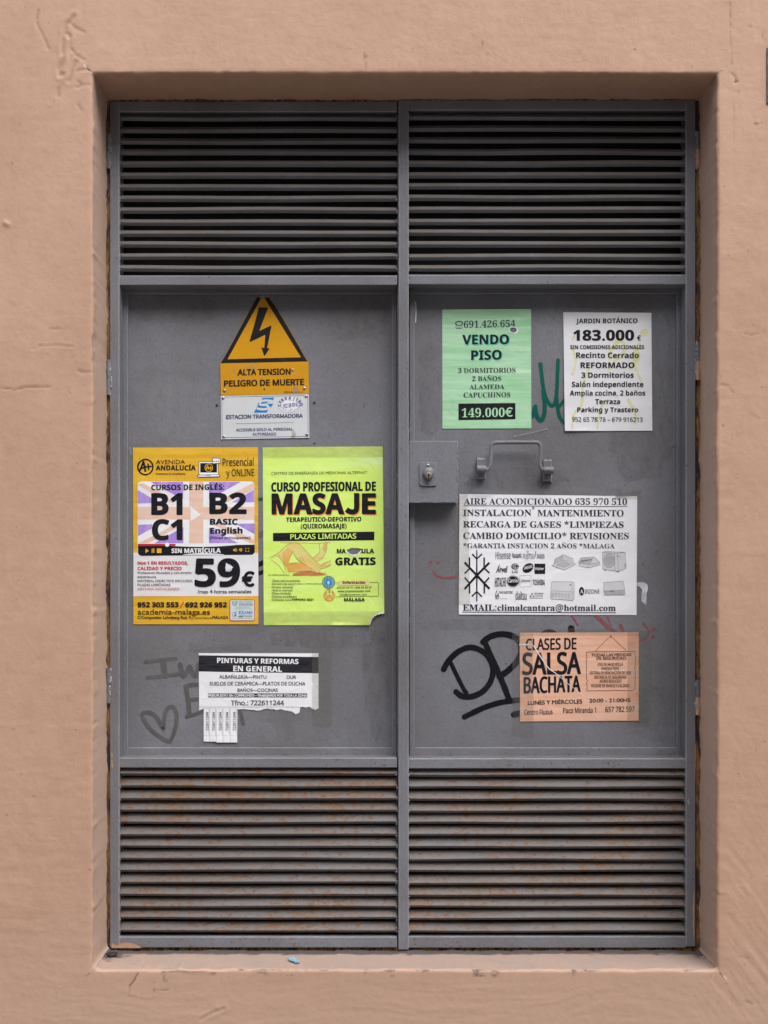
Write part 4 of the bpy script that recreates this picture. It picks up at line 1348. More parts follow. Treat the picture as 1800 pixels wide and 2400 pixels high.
s.stroke(ellipse(1258, 1877, 28, 30, n=20, a0=-50, a1=230), 8, 'sage_ink', 4, smooth=False); s.stroke(ellipse(1258, 1877, 14, n=14), 3, 'sage_ink', 4, closed=True, smooth=False); s.t('A', 1250, 1266, 1884, 16, 'B', 'sage_ink')
s.t('Centro Preparador', 1310, 1468, 1874, 15, 'H', 'sage_ink'); s.t('PREMIUM', 1310, 1470, 1902, 20, 'B', 'sage_ink'); s.stroke([(1308, 1853), (1470, 1852)], 3, 'sage_ink', 4, cap=False); s.stroke([(1308, 1909), (1470, 1908)], 3, 'sage_ink', 4, cap=False)
s.t('Sede de Matriculacion y', 1265, 1445, 1931, 12, 'H', 'sage_ink'); s.t('Sede de Exámenes Oficiales', 1247, 1462, 1951, 12, 'H', 'sage_ink')
s.t('EXAMS', 1305, 1467, 2005, 34, 'S', 'blue_ink', 1); s.t('ANDALUCIA', 1308, 1467, 2025, 9, 'B', 'blue_ink'); s.fill(rect(1302, 2030, 1360, 2045), 'sage_ink', 4); s.stroke([(1370, 2038), (1466, 2037)], 6, 'sage_ink', 4)
for a in ([(1250, 1985), (1272, 2010), (1262, 2038)], [(1283, 1975), (1262, 1995), (1282, 2035)], [(1245, 2035), (1280, 2005)]): s.stroke(a, 8, 'blue_ink', 4)
for y in (1990, 2008, 2026): s.stroke([(1226, y), (1240, y + 4)], 5, 'red_ink', 4)
s.stroke([(1225, 2058), (1470, 2056)], 4, 'sage_ink', 4, cap=False)
o = s.done('poster', 'yellow and white English course poster with a crossed flag and a 59 euro price', 'poster', PG)

# ---- lime massage course poster
s = Sheet(*R3, base=.0006, warp=.0014, seed=8)
s.curl(1400, 2060, .06, .006); s.curl(1130, 1330, .02, .0015)
torn = [(1478, 1995), (1455, 2002), (1440, 2001), (1412, 2010), (1396, 2012), (1372, 2030), (1362, 2032), (1345, 2055), (1338, 2058), (1327, 2082), (1318, 2092), (1312, 2112), (1306, 2136)]
hole = [(1042, 1272), (1062, 1268), (1088, 1254), (1112, 1249), (1140, 1254), (1172, 1252), (1204, 1257), (1198, 1278), (1186, 1300), (1168, 1318), (1140, 1322), (1112, 1326), (1082, 1316), (1060, 1296)]
s.paper([(78, 92), (400, 88), (800, 85), (1460, 80), (1468, 900)] + torn + [(700, 2138), (90, 2138), (84, 1100)], 'lime_paper', holes=[hole])
s.stroke(torn, 12, 'torn_white', 1, smooth=False, cap=False, rough=.5)
s.fill([(1060, 1298), (1082, 1318), (1112, 1328), (1142, 1324), (1170, 1320), (1190, 1300), (1200, 1278), (1212, 1280), (1200, 1312), (1168, 1340), (1125, 1347), (1080, 1335), (1050, 1305), (1028, 1290), (1040, 1280)], 'torn_white', 6)
s.t('CENTRO DE ENSEÑANZA DE MEDICINAS ALTERNAT', 177, 1281, 407, 30, 'r', 'olive_ink', .5, 396)
s.t('CURSO PROFESIONAL DE', 180, 1378, 600, 102, 'B', 'black_ink', 3.5, 590)
for dx, dy, mt, bo, lv in ((11, 12, 'orange_ink', 6, 3), (0, 0, 'black_ink', 8, 5)):
    s.t('MASA', 188 + dx, 1010 + dx, 859 + dy, 230, 'B', mt, bo, 857 + dy, lv=lv)
    s.t('E', 1228 + dx, 1373 + dx, 856 + dy, 230, 'B', mt, bo, lv=lv)
    s.stroke([(1160 + dx, 618 + dy), (1160 + dx, 700 + dy), (1160 + dx, 780 + dy), (1148 + dx, 822 + dy), (1112 + dx, 836 + dy), (1072 + dx, 826 + dy), (1042 + dx, 806 + dy)], 60, mt, lv, cap=False)
s.t('TERAPEUTICO-DEPORTIVO', 348, 1212, 950, 50, 'B', 'black_ink', 1.2, 942); s.t('(QUIROMASAJE)', 518, 1043, 1026, 52, 'B', 'black_ink', 1.0, 1022)
s.fill([(197, 1078), (780, 1070), (1363, 1062), (1363, 1160), (780, 1167), (197, 1173)], 'black_ink', 3)
s.t('PLAZAS LIMITADAS', 398, 1153, 1149, 56, 'H', 'lime_paper', 1.6, 1141)
s.t('MA', 934, 1033, 1312, 50, 'B', 'black_ink', 1.5); s.t('ULA', 1218, 1360, 1311, 50, 'B', 'black_ink', 1.5); s.t('C', 1192, 1218, 1311, 48, 'B', 'black_ink', 0, lv=3)
s.t('GRATIS', 918, 1376, 1446, 82, 'B', 'black_ink', 3.5, 1443)
SK = 'skin_print'
s.fill([(165, 1355), (230, 1320), (300, 1260), (370, 1210), (440, 1190), (500, 1220), (560, 1275), (650, 1370), (730, 1440), (760, 1460), (740, 1530), (690, 1530), (620, 1480), (540, 1430), (480, 1380), (435, 1285), (400, 1330), (360, 1460), (340, 1460), (300, 1390), (250, 1340)], SK, 1)
s.fill([(300, 1300), (370, 1250), (430, 1285), (400, 1330), (365, 1450), (345, 1470), (310, 1400)], 'skin_deep_print', 2)
s.fill([(350, 1460), (400, 1425), (470, 1420), (560, 1435), (660, 1500), (600, 1515), (480, 1520), (370, 1522)], 'skin_deep_print', 2)
s.fill([(730, 1300), (780, 1190), (820, 1182), (812, 1260), (785, 1330), (770, 1380), (700, 1400), (650, 1370)], SK, 1)
s.fill([(785, 1190), (820, 1182), (805, 1280), (785, 1310), (770, 1260)], 'skin_deep_print', 2)
s.fill([(730, 1450), (790, 1410), (865, 1395), (865, 1440), (800, 1470), (750, 1490)], SK, 2)
s.fill([(440, 1545), (520, 1515), (640, 1512), (700, 1535), (830, 1560), (700, 1572), (560, 1570), (415, 1572)], 'red_brown_print', 2)
for pts in ([(165, 1358), (260, 1310), (340, 1230), (430, 1190), (510, 1215), (600, 1310), (700, 1415), (740, 1450)], [(435, 1285), (400, 1340), (365, 1450)], [(170, 1385), (250, 1440), (300, 1500), (330, 1540)], [(260, 1330), (320, 1430), (350, 1520)],
            [(430, 1300), (480, 1385), (560, 1440), (640, 1490), (690, 1525)], [(480, 1365), (490, 1400), (515, 1425)], [(500, 1355), (520, 1395), (540, 1425)], [(525, 1350), (548, 1390), (560, 1415)],
            [(725, 1195), (735, 1290), (690, 1340), (655, 1365)], [(820, 1182), (810, 1270), (775, 1350), (700, 1405)], [(735, 1470), (800, 1425), (860, 1395)], [(745, 1490), (810, 1470), (860, 1448)], [(760, 1440), (770, 1470)], [(785, 1425), (800, 1460)],
            [(370, 1525), (480, 1522), (600, 1518)], [(350, 1460), (385, 1428), (470, 1420)], [(280, 1188), (500, 1190), (700, 1196), (860, 1186)]): s.stroke(pts, 4.5, 'brown_line', 3)
for k in range(9): s.stroke([(430 + 38 * k, 1560 - random.uniform(0, 25)), (500 + 38 * k, 1556 - random.uniform(-10, 25))], 6, 'red_brown_print', 3)
s.t('sin validez académica', 141, 386, 1567, 16, 'r', 'olive_ink', .5)
for tx, x1, yb in (('-Clases teórico-prácticas', 508, 1638), ('-Duración del curso', 438, 1675), ('-Grupos reducidos', 428, 1712), ('-Abierto matrícula', 422, 1749), ('-Plazas limitadas', 405, 1785), ('-Diploma acreditativo', 470, 1822), ('-Comienzo curso', 407, 1858)):
    s.t(tx, 178, x1, yb, 25, 'r', 'olive_ink', .5)
s.t('8 meses o 3 meses intensivos', 445, 757, 1668, 16, 'r', 'olive_ink', .5); s.t('FEBRERO 2021', 415, 662, 1856, 23, 'B', 'black_ink', .5)
s.stroke(ellipse(836, 1645, 71, n=30), 7, 'sage_ink', 2, closed=True, smooth=False); s.fill(ellipse(836, 1645, 56), 'euro_blue', 3); s.stroke(ellipse(836, 1645, 63, n=40), 5, 'teal_ink', 3, closed=True, smooth=False)
for k in range(12): s.fill(ellipse(836 + 44 * math.cos(k * math.pi / 6), 1645 + 44 * math.sin(k * math.pi / 6), 5, n=8), 'lime_paper', 4)
s.fill([(836, 1620), (848, 1650), (840, 1672), (828, 1672), (822, 1648)], 'badge_print', 4); s.stroke([(820, 1640), (852, 1645)], 7, 'badge_print', 4)
s.stroke([(820, 1718), (836, 1728), (852, 1718)], 6, 'sage_ink', 3)
s.fill(ellipse(845, 1797, 64), 'skin_deep_print', 2); s.stroke(ellipse(845, 1797, 62, n=30, a0=-60, a1=250), 6, 'brown_line', 3, smooth=False)
s.fill(ellipse(845, 1770, 34, 26), 'lime_paper', 3); s.stroke([(805, 1775), (845, 1762), (890, 1772)], 5, 'olive_ink', 4); s.stroke([(845, 1762), (838, 1800), (812, 1840)], 6, 'brown_line', 4); s.stroke([(845, 1770), (855, 1805), (880, 1838)], 6, 'brown_line', 4); s.fill(ellipse(845, 1750, 9, n=12), 'olive_ink', 4)
s.fill(rrect(943, 1624, 1310, 1682, 26), 'pill_print', 2); s.t('Información', 998, 1258, 1662, 29, 'B', 'black_ink', .8)
s.stroke([(912, 1651), (942, 1650)], 4, 'olive_ink', 3); s.stroke([(1315, 1646), (1404, 1643), (1410, 1655), (1410, 1795), (1402, 1804), (920, 1810)], 5, 'olive_ink', 3, smooth=False)
s.t('675 87 74 77 / 629 43 35 27', 935, 1331, 1716, 19, 'B', 'olive_ink', .6, 1713); s.t('www.chamancenter.com', 943, 1316, 1758, 22, 'B', 'olive_ink', .5, 1755); s.t('info@chamancer.com', 965, 1276, 1796, 20, 'r', 'olive_ink', .8, 1793)
s.t('MÁLAGA', 1016, 1252, 1863, 35, 'B', 'black_ink', 1)
o = s.done('poster', 'lime green massage course poster torn at its lower right corner', 'poster', PG)
tape(s, o, [[(70, 1985), (1440, 1975), (1380, 2020), (1310, 2100), (1300, 2148), (78, 2150)], [(82, 75), (1475, 68), (1475, 205), (82, 212)]])

# ---- white painter flyer with tear-off tabs
s = Sheet(*R4, base=.0006, warp=.0008, seed=11)
edge = [(1543, 585), (1530, 590), (1520, 598), (1507, 590), (1495, 590), (1482, 578), (1470, 571), (1452, 574), (1440, 579), (1418, 573), (1392, 576), (1390, 600), (1385, 622), (1372, 628), (1358, 633), (1340, 618), (1325, 608), (1300, 606), (1288, 600), (1278, 604), (1262, 597), (1240, 590), (1200, 599), (1182, 592), (1160, 593), (1135, 586), (1100, 592), (1075, 600), (1050, 604), (1020, 597), (1000, 599), (960, 592), (930, 590), (888, 592)]
s.paper([(573, 141), (1543, 141)] + edge + [(612, 590), (594, 598), (577, 606)], 'bright_white_paper')
s.stroke(edge, 7, 'torn_white', 1, smooth=False, cap=False, rough=.4)
s.fill([(574, 158), (1060, 166), (1543, 172), (1543, 303), (1060, 297), (574, 289)], 'hatched_ink', 2)
s.t('PINTURAS Y REFORMAS', 723, 1380, 219, 40, 'B', 'bright_white_paper', .8, 229); s.t('EN GENERAL', 854, 1247, 286, 43, 'B', 'bright_white_paper', .8, 292)
s.t('ALBAÑILERÍA—PINTU', 740, 1121, 346, 28, 'r', 'black_ink', .5, 349); s.t('DUR', 1287, 1362, 350, 28, 'r', 'black_ink', .5)
s.t('SUELOS DE CERÁMICA—PLATOS DE DUCHA', 663, 1437, 402, 29, 'r', 'black_ink', .5); s.t('BAÑOS—COCINAS', 888, 1213, 454, 27, 'r', 'black_ink', .5)
s.fill(rect(649, 467, 1451, 499), 'hatched_ink', 2); s.t('PRESUPUESTO SIN COMPROMISO—TRABAJAMOS POR TODA LA ZONA', 653, 1448, 493, 19, 'r', 'bright_white_paper', .9)
s.t('Tfno.: 722611244', 836, 1263, 563, 38, 'H', 'black_ink', 1.1, 562)
s.stroke([(578, 577), (1390, 577)], 2.2, 'grey_ink', 2, cap=False)
for x in (940, 1048, 1162, 1330): s.stroke([(x, 577), (x + 2, 592)], 2, 'grey_ink', 2, cap=False)
fly = s.done('flyer', 'white painter flyer fringed with tear-off phone number tabs', 'flyer', PG)
tabs = ((613, 662), (662, 716), (716, 770), (770, 828), (828, 887))
for k, (xa, xb) in enumerate(tabs):
    s.fresh(); s.warp = .0008
    s.n = 20 + 3 * k
    bot = 857 + (6 if k > 1 else 0)
    s.curl((xa + xb) / 2, bot, .05, (.0012, .0022, .004, .0028, .0034)[k])
    s.paper([(xa + .8, 592), (xb - .8, 592), (xb - .8, 700), (xb - .8, bot), (xa + .8, bot), (xa + .8, 700)], 'bright_white_paper', step=8)
    xm = (xa + xb) / 2
    s.stroke([(xb - 6, 585), (xb - 6, 810), (xa + 6, 808)], 1.6, 'grey_ink', 2, smooth=False, cap=False)
    s.vt('722611244', xm + 15, 770, 617, 21, 'H', 'black_ink', bold=.5)
    s.child(fly, 'tear_off_tab'); s.curls.pop()
s.fresh(); tape(s, fly, [[(1490, 95), (1645, 105), (1650, 745), (1492, 735)], [(500, 60), (1000, 70), (1000, 110), (495, 120)]])

# ---- green flat sale notice
s = Sheet(*R5, base=.0006, warp=.0008, seed=15)
hole = [(535, 190), (545, 180), (565, 177), (583, 184), (588, 200), (578, 212), (558, 215), (540, 206)]
s.paper([(50, 48), (690, 45), (692, 903), (52, 905)], 'green_paper', holes=[hole])
s.fill([(528, 188), (545, 172), (568, 170), (592, 182), (600, 205), (582, 222), (556, 220), (533, 208)], 'torn_white', 6, holes=[hole])
s.stroke([(480, 222), (505, 214), (530, 207)], 2.5, 'torn_white', 5)
s.stroke([(145, 152), (152, 140), (172, 134), (190, 138), (198, 148)], 7, 'serif_ink', 4); s.stroke([(152, 165), (148, 178), (152, 186), (192, 186), (196, 178), (188, 163), (160, 160), (152, 165)], 4, 'serif_ink', 4, smooth=False); s.stroke(ellipse(172, 172, 9, n=14), 3, 'serif_ink', 4, closed=True, smooth=False); s.stroke([(146, 152), (156, 158)], 7, 'serif_ink', 4); s.stroke([(190, 158), (198, 150)], 7, 'serif_ink', 4)
s.t('691.426.654', 206, 577, 181, 48, 'S', 'serif_ink', 0, 173)
s.t('VENDO', 202, 536, 305, 68, 'B', 'teal_ink', 1.6, 302, lv=3); s.t('VENDO', 196, 529, 299, 67, 'B', 'black_ink', 1.2, 296)
s.t('PISO', 265, 483, 416, 68, 'B', 'teal_ink', 1.6, 412, lv=3); s.t('PISO', 260, 476, 411, 67, 'B', 'black_ink', 1.2, 407)
s.t('3 DORMITORIOS', 165, 578, 505, 34, 'S', 'serif_ink', 0, 502); s.t('2 BAÑOS', 267, 475, 563, 33, 'S', 'serif_ink', 0, 561); s.t('ALAMEDA', 246, 498, 622, 33, 'S', 'serif_ink', 0, 620); s.t('CAPUCHINOS', 205, 541, 682, 35, 'S', 'serif_ink', 0, 679)
s.fill([(167, 725), (370, 723), (577, 721), (577, 838), (370, 841), (167, 844)], 'black_ink', 2)
s.t('149.000', 191, 500, 824, 62, 'S', 'green_paper', 0, 820); s.t('€', 504, 556, 818, 60, 'r', 'green_paper', 1.5)
s.done('flyer', 'green flat sale notice with its price on a black box', 'flyer', PG)

# ---- white flat sale notice
s = Sheet(*R5, base=.0006, warp=.0020, seed=19)
s.curl(932, 922, .07, .003)
s.paper([(921, 68), (1240, 70), (1555, 72), (1562, 920), (1250, 922), (932, 922)], 'white_paper')
for pts, w in (([(1255, 400), (1270, 330), (1320, 280), (1360, 300), (1350, 380), (1290, 420), (1250, 480)], 30), ([(990, 330), (1010, 420), (985, 520)], 22), ([(1440, 330), (1460, 400), (1400, 470)], 36), ([(1060, 640), (1050, 740), (1000, 800), (985, 900)], 24), ([(1240, 700), (1190, 760), (1165, 900)], 22),
               ([(1470, 300), (1430, 420), (1480, 560)], 26), ([(1390, 700), (1440, 800), (1435, 870)], 24), ([(1000, 240), (985, 270)], 16), ([(1100, 480), (1060, 600), (1070, 660)], 20)): s.stroke(pts, w, 'pale_yellow_stain', 1, w1=w * .6)
s.fill(ellipse(1503, 215, 30, 28, n=20), 'pale_yellow_stain', 1); s.fill(ellipse(1322, 235, 14, 18, n=16), 'pale_yellow_stain', 1)
N = 'black_ink'
s.t('JARDIN BOTÁNICO', 1014, 1455, 148, 33, 'B', N, .6, 146); s.t('183.000', 996, 1428, 271, 73, 'B', N, 2.6); s.t('€', 1453, 1478, 272, 34, 'r', N, 1.2)
s.t('SIN COMISIONES ADICIONALES', 972, 1503, 333, 27, 'B', N, .4); s.t('Recinto Cerrado', 1014, 1464, 397, 39, 'B', N, .5, 399); s.t('REFORMADO', 1046, 1432, 470, 40, 'B', N, .7); s.t('3 Dormitorios', 1052, 1427, 540, 38, 'B', N, .5)
s.t('Salón independiente', 983, 1497, 606, 37, 'B', N, .4); s.t('Amplia cocina, 2 baños', 968, 1510, 668, 36, 'B', N, .3); s.t('Terraza', 1152, 1330, 729, 35, 'B', N, .4); s.t('Parking y Trastero', 1022, 1460, 787, 34, 'B', N, .4)
s.t('952 65 78 78 – 679 916213', 983, 1492, 855, 32, 'H', 'serif_ink', .5, 858)
s.done('flyer', 'white flat sale notice with faint yellow drip stains', 'flyer', PG)

# ---- white air conditioning notice
s = Sheet(1060, 1140, 3.6065, base=.0006, warp=.0012, seed=23)
s.curl(60, 65, .05, .002)
s.paper([(60, 65), (560, 71), (1060, 77), (1562, 83), (1557, 1087), (800, 1085), (55, 1082)], 'bright_white_paper')
I = 'serif_ink'
s.t('AIRE ACONDICIONADO 635 970 510', 98, 1476, 153, 53, 'S', I, 0, 157); s.stroke([(95, 163), (760, 167), (1478, 171)], 5, I, 4, cap=False)
s.t('INSTALACION', 92, 668, 250, 53, 'S', I, .4, 251); s.t('*', 674, 693, 222, 53, 'r', I, .5); s.t('MANTENIMIENTO', 720, 1448, 252, 53, 'S', I, .4, 254)
s.t('RECARGA DE GASES *LIMPIEZAS', 92, 1447, 346, 52, 'S', I, .4, 350); s.t('CAMBIO DOMICILIO* REVISIONES', 93, 1490, 443, 52, 'S', I, .4, 446); s.t('*GARANTIA INSTACION 2 AÑOS *MALAGA', 93, 1372, 521, 40, 'S', I, 0, 525)
s.t('EMAIL:climalcantara@hotmail.com', 89, 1380, 1050, 52, 'S', I, .8, 1053); s.stroke([(85, 1062), (700, 1065), (1383, 1068)], 6, I, 4, cap=False)
SN = 'black_ink'
s.stroke([(207, 538), (207, 755)], 9, SN, 4, w1=13, cap=False); s.stroke([(207, 750), (207, 972)], 13, SN, 4, w1=10, cap=False)
for a in ([(103, 642), (207, 752), (314, 866)], [(313, 645), (207, 752), (103, 868)]): s.stroke(a, 19, SN, 4, smooth=False, cap=False)
for a in ([(168, 572), (207, 613), (250, 572)], [(165, 930), (207, 888), (250, 932)]): s.stroke(a, 14, SN, 4, smooth=False, cap=False)
for a in ([(145, 600), (145, 690)], [(269, 600), (269, 690)], [(104, 736), (150, 690)], [(314, 732), (270, 690)], [(146, 906), (145, 815)], [(270, 906), (270, 815)], [(104, 770), (148, 820)], [(312, 770), (268, 820)]): s.stroke(a, 13, SN, 4, cap=False)
G = 'grey_ink'
s.t('Hisense', 366, 493, 615, 62, 'H', G, .8, 612); s.t('Panasonic', 506, 585, 606, 42, 'B', SN, 0, 604); s.t('FUJITSU', 598, 690, 612, 42, 'H', G, .6); s.stroke(ellipse(636, 552, 8, n=12), 3, G, 4, closed=True, smooth=False); s.fill([(694, 610), (702, 550), (709, 548), (700, 600)], G, 4); s.t('DAIKIN', 715, 778, 611, 40, 'B', G)
s.t('Airwell', 374, 460, 726, 52, 'r', SN, .8, slant=.15); s.stroke([(372, 728), (392, 675), (400, 665)], 5, SN, 4)
s.fill(ellipse(530, 677, 32, 26), SN, 3); s.stroke(ellipse(534, 676, 22, 17, n=20, a0=20, a1=330), 4, 'bright_white_paper', 4, smooth=False); s.stroke([(530, 668), (530, 684), (540, 684)], 4, 'bright_white_paper', 4, smooth=False); s.t('LG', 506, 553, 731, 20, 'r', G, 1.2)
s.fill(ellipse(640, 690, 50, 36, rot=-35), SN, 3); s.t('SAMSUNG', 606, 676, 704, 24, 'H', 'bright_white_paper', .4, 688)
s.fill(rect(694, 653, 785, 740), SN, 3); s.t('Haier', 703, 773, 707, 23, 'B', 'bright_white_paper')
s.t('HITACHI', 361, 453, 849, 76, 'B', SN, 0, 846)
s.fill(ellipse(513, 803, 48, 42), SN, 3); s.stroke(ellipse(513, 803, 53, 48, n=30), 3, SN, 3, closed=True, smooth=False); s.t('Carrier', 470, 557, 812, 32, 'B', 'bright_white_paper', 0, slant=.15)
for a in ([(570, 756), (664, 752), (665, 848), (570, 850), (570, 756)],): s.stroke(a, 2.5, G, 3, smooth=False)
s.t('johnson', 577, 657, 807, 26, 'S', G); s.t('TOSHIBA', 679, 782, 834, 46, 'B', SN)
s.stroke([(378, 880), (366, 910), (366, 935), (380, 952), (392, 940), (390, 915), (384, 905)], 5, SN, 3); s.fill(ellipse(378, 928, 7, 12, n=14), SN, 3); s.t('EAS ELECTRIC', 398, 513, 905, 19, 'H', SN, .5); s.t('Smart Technology', 398, 463, 950, 9, 'H', G)
s.t('daitsu', 534, 627, 957, 68, 'H', G, 1.2)
for cx, cy in ((673, 910), (662, 930), (686, 930)): s.fill([(cx, cy - 13), (cx + 8, cy), (cx, cy + 10), (cx - 8, cy)], G, 3)
s.t('MITSUBISHI', 692, 770, 912, 14, 'B', G); s.t('ELECTRIC', 702, 766, 933, 13, 'B', G); s.stroke([(655, 946), (765, 945)], 3, G, 3, cap=False)
s.fill(ellipse(1092, 886, 22, 36), SN, 3); s.t('A', 1078, 1107, 903, 34, 'S', 'bright_white_paper'); s.t('IRZONE', 1120, 1243, 905, 34, 'H', G, .6)
A, Bm = 'sketch_grey', 'sketch_light'
s.fill([(866, 615), (935, 578), (1020, 610), (1022, 650), (940, 690), (862, 650)], Bm, 1); s.fill([(866, 615), (935, 578), (940, 625), (862, 650)], A, 2); s.fill([(838, 668), (945, 622), (1046, 656), (945, 704)], Bm, 3); s.fill([(880, 664), (945, 637), (1002, 657), (945, 684)], A, 4)
for a in ([(838, 668), (945, 622), (1046, 656), (945, 704), (838, 668)], [(866, 615), (935, 578), (1020, 610), (1022, 648)], [(866, 615), (862, 656)], [(880, 664), (945, 637), (1002, 657), (945, 684), (880, 664)]): s.stroke(a, 2.5, G, 5, smooth=False)
s.fill([(1068, 640), (1085, 605), (1195, 594), (1245, 640), (1250, 662), (1150, 688), (1070, 670)], Bm, 1); s.fill([(1068, 640), (1085, 608), (1190, 597), (1180, 640), (1150, 655), (1070, 655)], A, 2); s.fill([(1085, 628), (1180, 612), (1178, 622), (1085, 640)], G, 3)
for a in ([(1068, 640), (1085, 605), (1195, 594), (1245, 640), (1250, 662), (1150, 688), (1070, 670), (1068, 640)], [(1150, 660), (1195, 594)], [(1150, 660), (1248, 645)], [(1068, 645), (1150, 660), (1150, 688)]): s.stroke(a, 2.5, G, 5, smooth=False)
s.fill([(1268, 556), (1290, 550), (1460, 556), (1468, 690), (1405, 720), (1270, 698)], Bm, 1); s.fill(ellipse(1325, 628, 46, 56), A, 2); s.stroke(ellipse(1325, 628, 48, 58, n=28), 3, G, 3, closed=True, smooth=False)
for k in range(9): s.stroke([(1289 + 9 * k, 590 + abs(k - 4) * 5), (1289 + 9 * k, 666 - abs(k - 4) * 5)], 1.8, G, 3, cap=False)
for a in ([(1268, 556), (1290, 550), (1460, 556), (1468, 690), (1405, 720), (1270, 698), (1268, 556)], [(1268, 560), (1395, 565), (1405, 720)], [(1395, 565), (1460, 556)], [(1370, 562), (1374, 712)]): s.stroke(a, 2.5, G, 4, smooth=False)
s.stroke([(1388, 588), (1420, 588)], 4, G, 4); s.fill([(1285, 702), (1300, 704), (1300, 712), (1285, 710)], G, 2); s.fill([(1385, 718), (1410, 720), (1408, 726), (1388, 725)], G, 2); s.fill([(1450, 655), (1470, 650), (1470, 680), (1452, 688)], A, 3)
s.fill([(838, 812), (850, 804), (1018, 806), (1030, 815), (1028, 950), (1015, 964), (840, 950), (830, 935)], Bm, 1); s.stroke([(838, 812), (850, 804), (1018, 806), (1030, 815), (1028, 950), (1015, 964), (840, 950), (830, 935), (838, 812)], 2.5, G, 4, smooth=False)
for k in range(6): s.fill([(838 + 27 * k, 896 + 2 * k), (860 + 27 * k, 898 + 2 * k), (858 + 27 * k, 940 + 2 * k), (838 + 27 * k, 938 + 2 * k)], A, 3)
s.fill(rect(990, 828, 1005, 838), G, 3); s.stroke([(1010, 812), (1012, 955)], 2, G, 4, cap=False); s.stroke([(842, 882), (1008, 892)], 2, G, 4, cap=False)
s.fill([(1280, 812), (1445, 800), (1455, 870), (1460, 916), (1285, 918), (1278, 880)], Bm, 1); s.fill([(1278, 880), (1455, 876), (1460, 916), (1285, 918)], A, 2)
for a in ([(1280, 812), (1445, 800), (1455, 870), (1460, 916), (1285, 918), (1278, 880), (1280, 812)], [(1278, 884), (1330, 886), (1456, 878)]): s.stroke(a, 2.5, G, 4, smooth=False)
s.fill(rect(1330, 880, 1368, 890), G, 3)
o = s.done('flyer', 'white air conditioning notice with a black snowflake and small appliance drawings', 'flyer', PG)
tape(s, o, [[(20, 40), (130, 50), (150, 1000), (25, 1000)], [(1380, 20), (1600, 24), (1600, 110), (1380, 106)]])

# ---- orange dance class flyer
s = Sheet(*R8, base=.0010, warp=.0010, seed=29)
s.paper([(645, 127), (1060, 125), (1472, 123), (1470, 737), (1060, 740), (648, 743)], 'orange_paper')
T = 'orange_text_ink'
s.t('CLASES DE', 690, 1037, 247, 76, 'H', N, 2.6, 240); s.t('SALSA', 668, 1066, 416, 146, 'H', N, 5.5, 410); s.t('BACHATA', 676, 1065, 546, 108, 'H', N, 4.0, 535)
s.t('LUNES Y MIÉRCOLES', 702, 1078, 627, 27, 'r', N, .9, 617); s.t('20:00 - 21:00HS', 1130, 1413, 611, 25, 'r', N, .9, 607)
s.t('Centro Fluxus', 678, 873, 697, 34, 'H', N, .5, 692); s.t('Paco Miranda 1', 948, 1174, 685, 35, 'H', N, .5, 681); s.t('657 782 597', 1240, 1442, 678, 36, 'H', N, .5, 674)
fr = [(1107, 263), (1150, 259), (1270, 258), (1275, 252), (1282, 258), (1448, 256), (1444, 280), (1449, 288), (1447, 360), (1443, 366), (1448, 400), (1446, 455), (1442, 460), (1447, 468), (1445, 520), (1430, 530), (1310, 528), (1300, 522), (1290, 530), (1175, 528), (1168, 534), (1160, 528), (1112, 531), (1108, 522), (1114, 515), (1110, 470), (1116, 462), (1109, 455), (1107, 305), (1120, 300), (1108, 292), (1107, 263)]
s.stroke(fr, 3.2, 'orange_text_ink', 3, smooth=False); s.stroke([(1170, 256), (1222, 200), (1275, 150), (1330, 200), (1385, 252)], 2.4, T, 3, smooth=False); s.stroke(ellipse(1276, 153, 5, n=10), 2.4, T, 3, closed=True, smooth=False)
s.t('TODAS LAS MEDIDAS', 1143, 1420, 291, 19, 'r', T, .7, 288); s.t('DE SEGURIDAD:', 1178, 1387, 314, 19, 'r', T, .7, 312)
for tx, x0, x1, yb in (('USO DE MASCARILLA', 1187, 1362, 357), ('PAREJAS FIJAS', 1213, 1334, 386), ('SISTEMA DE RENOVACIÓN DE AIRE', 1130, 1418, 416), ('DISTANCIA DE SEGURIDAD', 1163, 1385, 446), ('AFORO REDUCIDO', 1199, 1350, 474), ('HIGIENE DE MANOS Y CALZADO', 1142, 1405, 505)):
    s.t(tx, x0, x1, yb, 21, 'H', T, .3, yb - 1)
s.stroke([(645, 210), (690, 210), (722, 206), (742, 218), (770, 262), (802, 312), (848, 376), (900, 412), (940, 446), (985, 485), (1028, 516)], 10, 'torn_white', 7, smooth=False, w1=3, rough=.35)
s.stroke([(1030, 518), (1080, 560), (1130, 580)], 2.5, 'torn_white', 7)
o = s.done('flyer', 'orange salsa and bachata dance class flyer covering the black graffiti', 'flyer', PG)
tape(s, o, [[(592, 132), (738, 128), (742, 845), (596, 848)], [(1392, 112), (1556, 110), (1556, 766), (1392, 770)], [(640, 95), (1480, 92), (1480, 145), (640, 148)]])

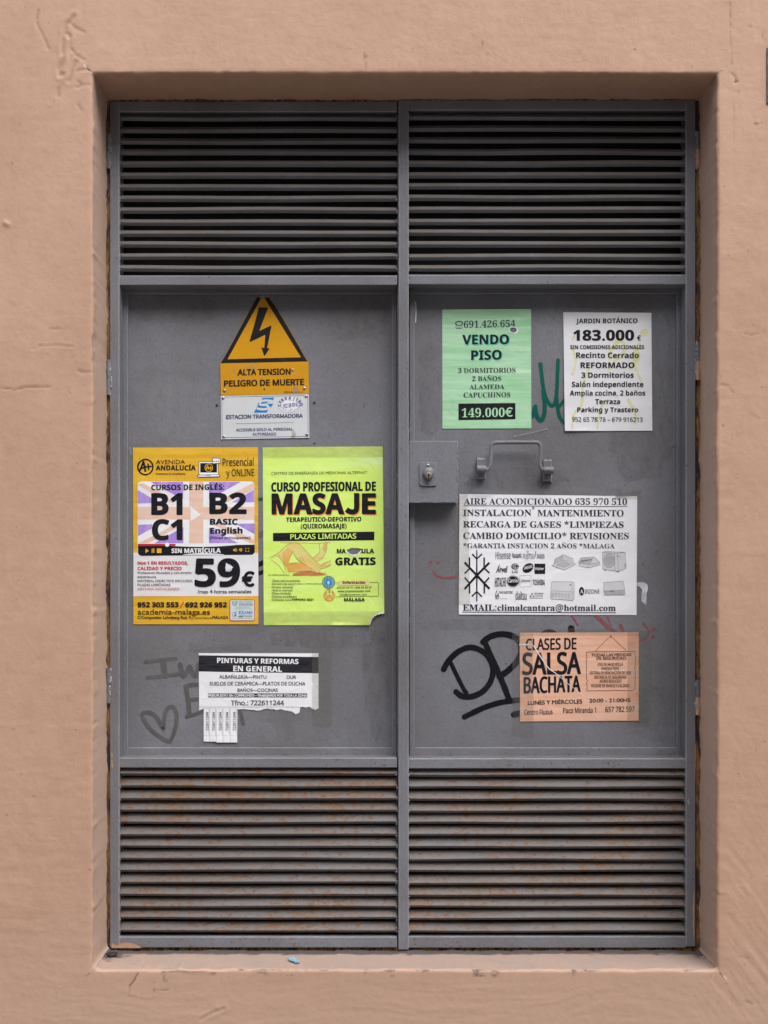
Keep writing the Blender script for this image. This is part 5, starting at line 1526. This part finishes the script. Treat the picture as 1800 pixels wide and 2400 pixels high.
# ---- bits and pieces
s = Sheet(1060, 1140, 3.6065, base=.0006, warp=.0)
s.curl(1640, 900, .02, .004)
s.paper([(1562, 815), (1590, 808), (1622, 812), (1650, 830), (1652, 870), (1640, 900), (1640, 1000), (1625, 995), (1600, 970), (1598, 920), (1605, 870), (1585, 850), (1562, 838)], 'scrap_white', step=5)
s.done('paper_scrap', 'torn white paper remnant right of the air conditioning notice', 'paper scrap')
s = Sheet(940, 1000, 4.1475, base=.001)
s.mb.tube([s.p(1098, 96, .0004), s.p(1180, 80, .0022), s.p(1300, 52, .0028), s.p(1416, 24, .0006)], .0004, 'thread_white', 6)
for q in ((1104, 96), (1414, 26)): s.mb.blob(*s.p(q[0], q[1], .0006), .002, .0008, .0014, 'thread_white')
s.done('thread', 'short white thread stuck on the door below the green notice', 'thread')
zs_ = fz(2230)
def on_sill(px, py):
    k = (CZ - zs_) / ((py - VY) * 1e-3)
    y = D * k - D
    return fx(px, y), y
x, y = on_sill(263, 2243)
b = MB()
V, F = [], []
n = 28
for k in range(n):
    a = 2 * math.pi * k / n
    for r, h in ((.0128, 0), (.0128, .0018), (.0040, .0022), (.0040, 0)): V.append((x + r * math.cos(a), y + r * math.sin(a), zs_ + .0075 + h))
for k in range(n):
    for q in range(4): F.append((4 * k + q, 4 * k + (q + 1) % 4, 4 * ((k + 1) % n) + (q + 1) % 4, 4 * ((k + 1) % n) + q))
b.add(V, F, 'washer_rubber', True)
tag(b.build('washer', loc=(x, y, zs_)), 'black rubber washer lying on the left end of the sill', 'washer')
x, y = on_sill(688, 2256)
b = MB()
P = [(-.014, .013), (-.004, .018), (.006, .010), (.012, -.004), (.016, -.016), (.004, -.018), (-.002, -.008), (-.010, .000)]
V = [(x + p, y + q, zs_ + .0056 + .002 * abs(q) / .018) for p, q in P] + [(x + p, y + q, zs_ + .0044) for p, q in P]
b.add(V, [tuple(range(8)), tuple(range(15, 7, -1))] + [(i, (i + 1) % 8, 8 + (i + 1) % 8, 8 + i) for i in range(8)], 'scrap_blue')
tag(b.build('paper_scrap', loc=(x, y, zs_)), 'pale blue torn sticker scrap on the sill below the left door', 'paper scrap')

# pale plaque whose edge just enters the photograph at the right
b = MB()
x0, x1, z0, z1 = fx(1796.4, WY), fx(1796.4, WY) + .16, fz(245, WY), fz(113, WY)
b.box(x0, x1, WY - .0030, WY + .004, z0, z1, 'plaque_edge', .0005)
b.box(x0 + .0022, x1 - .0022, WY - .0042, WY - .0029, z0 + .003, z1 - .003, 'plaque_white', .0003)
tag(b.build('wall_plaque', loc=((x0 + x1) / 2, WY, z0)), 'pale plaque edge on the wall at the upper right border', 'plaque')
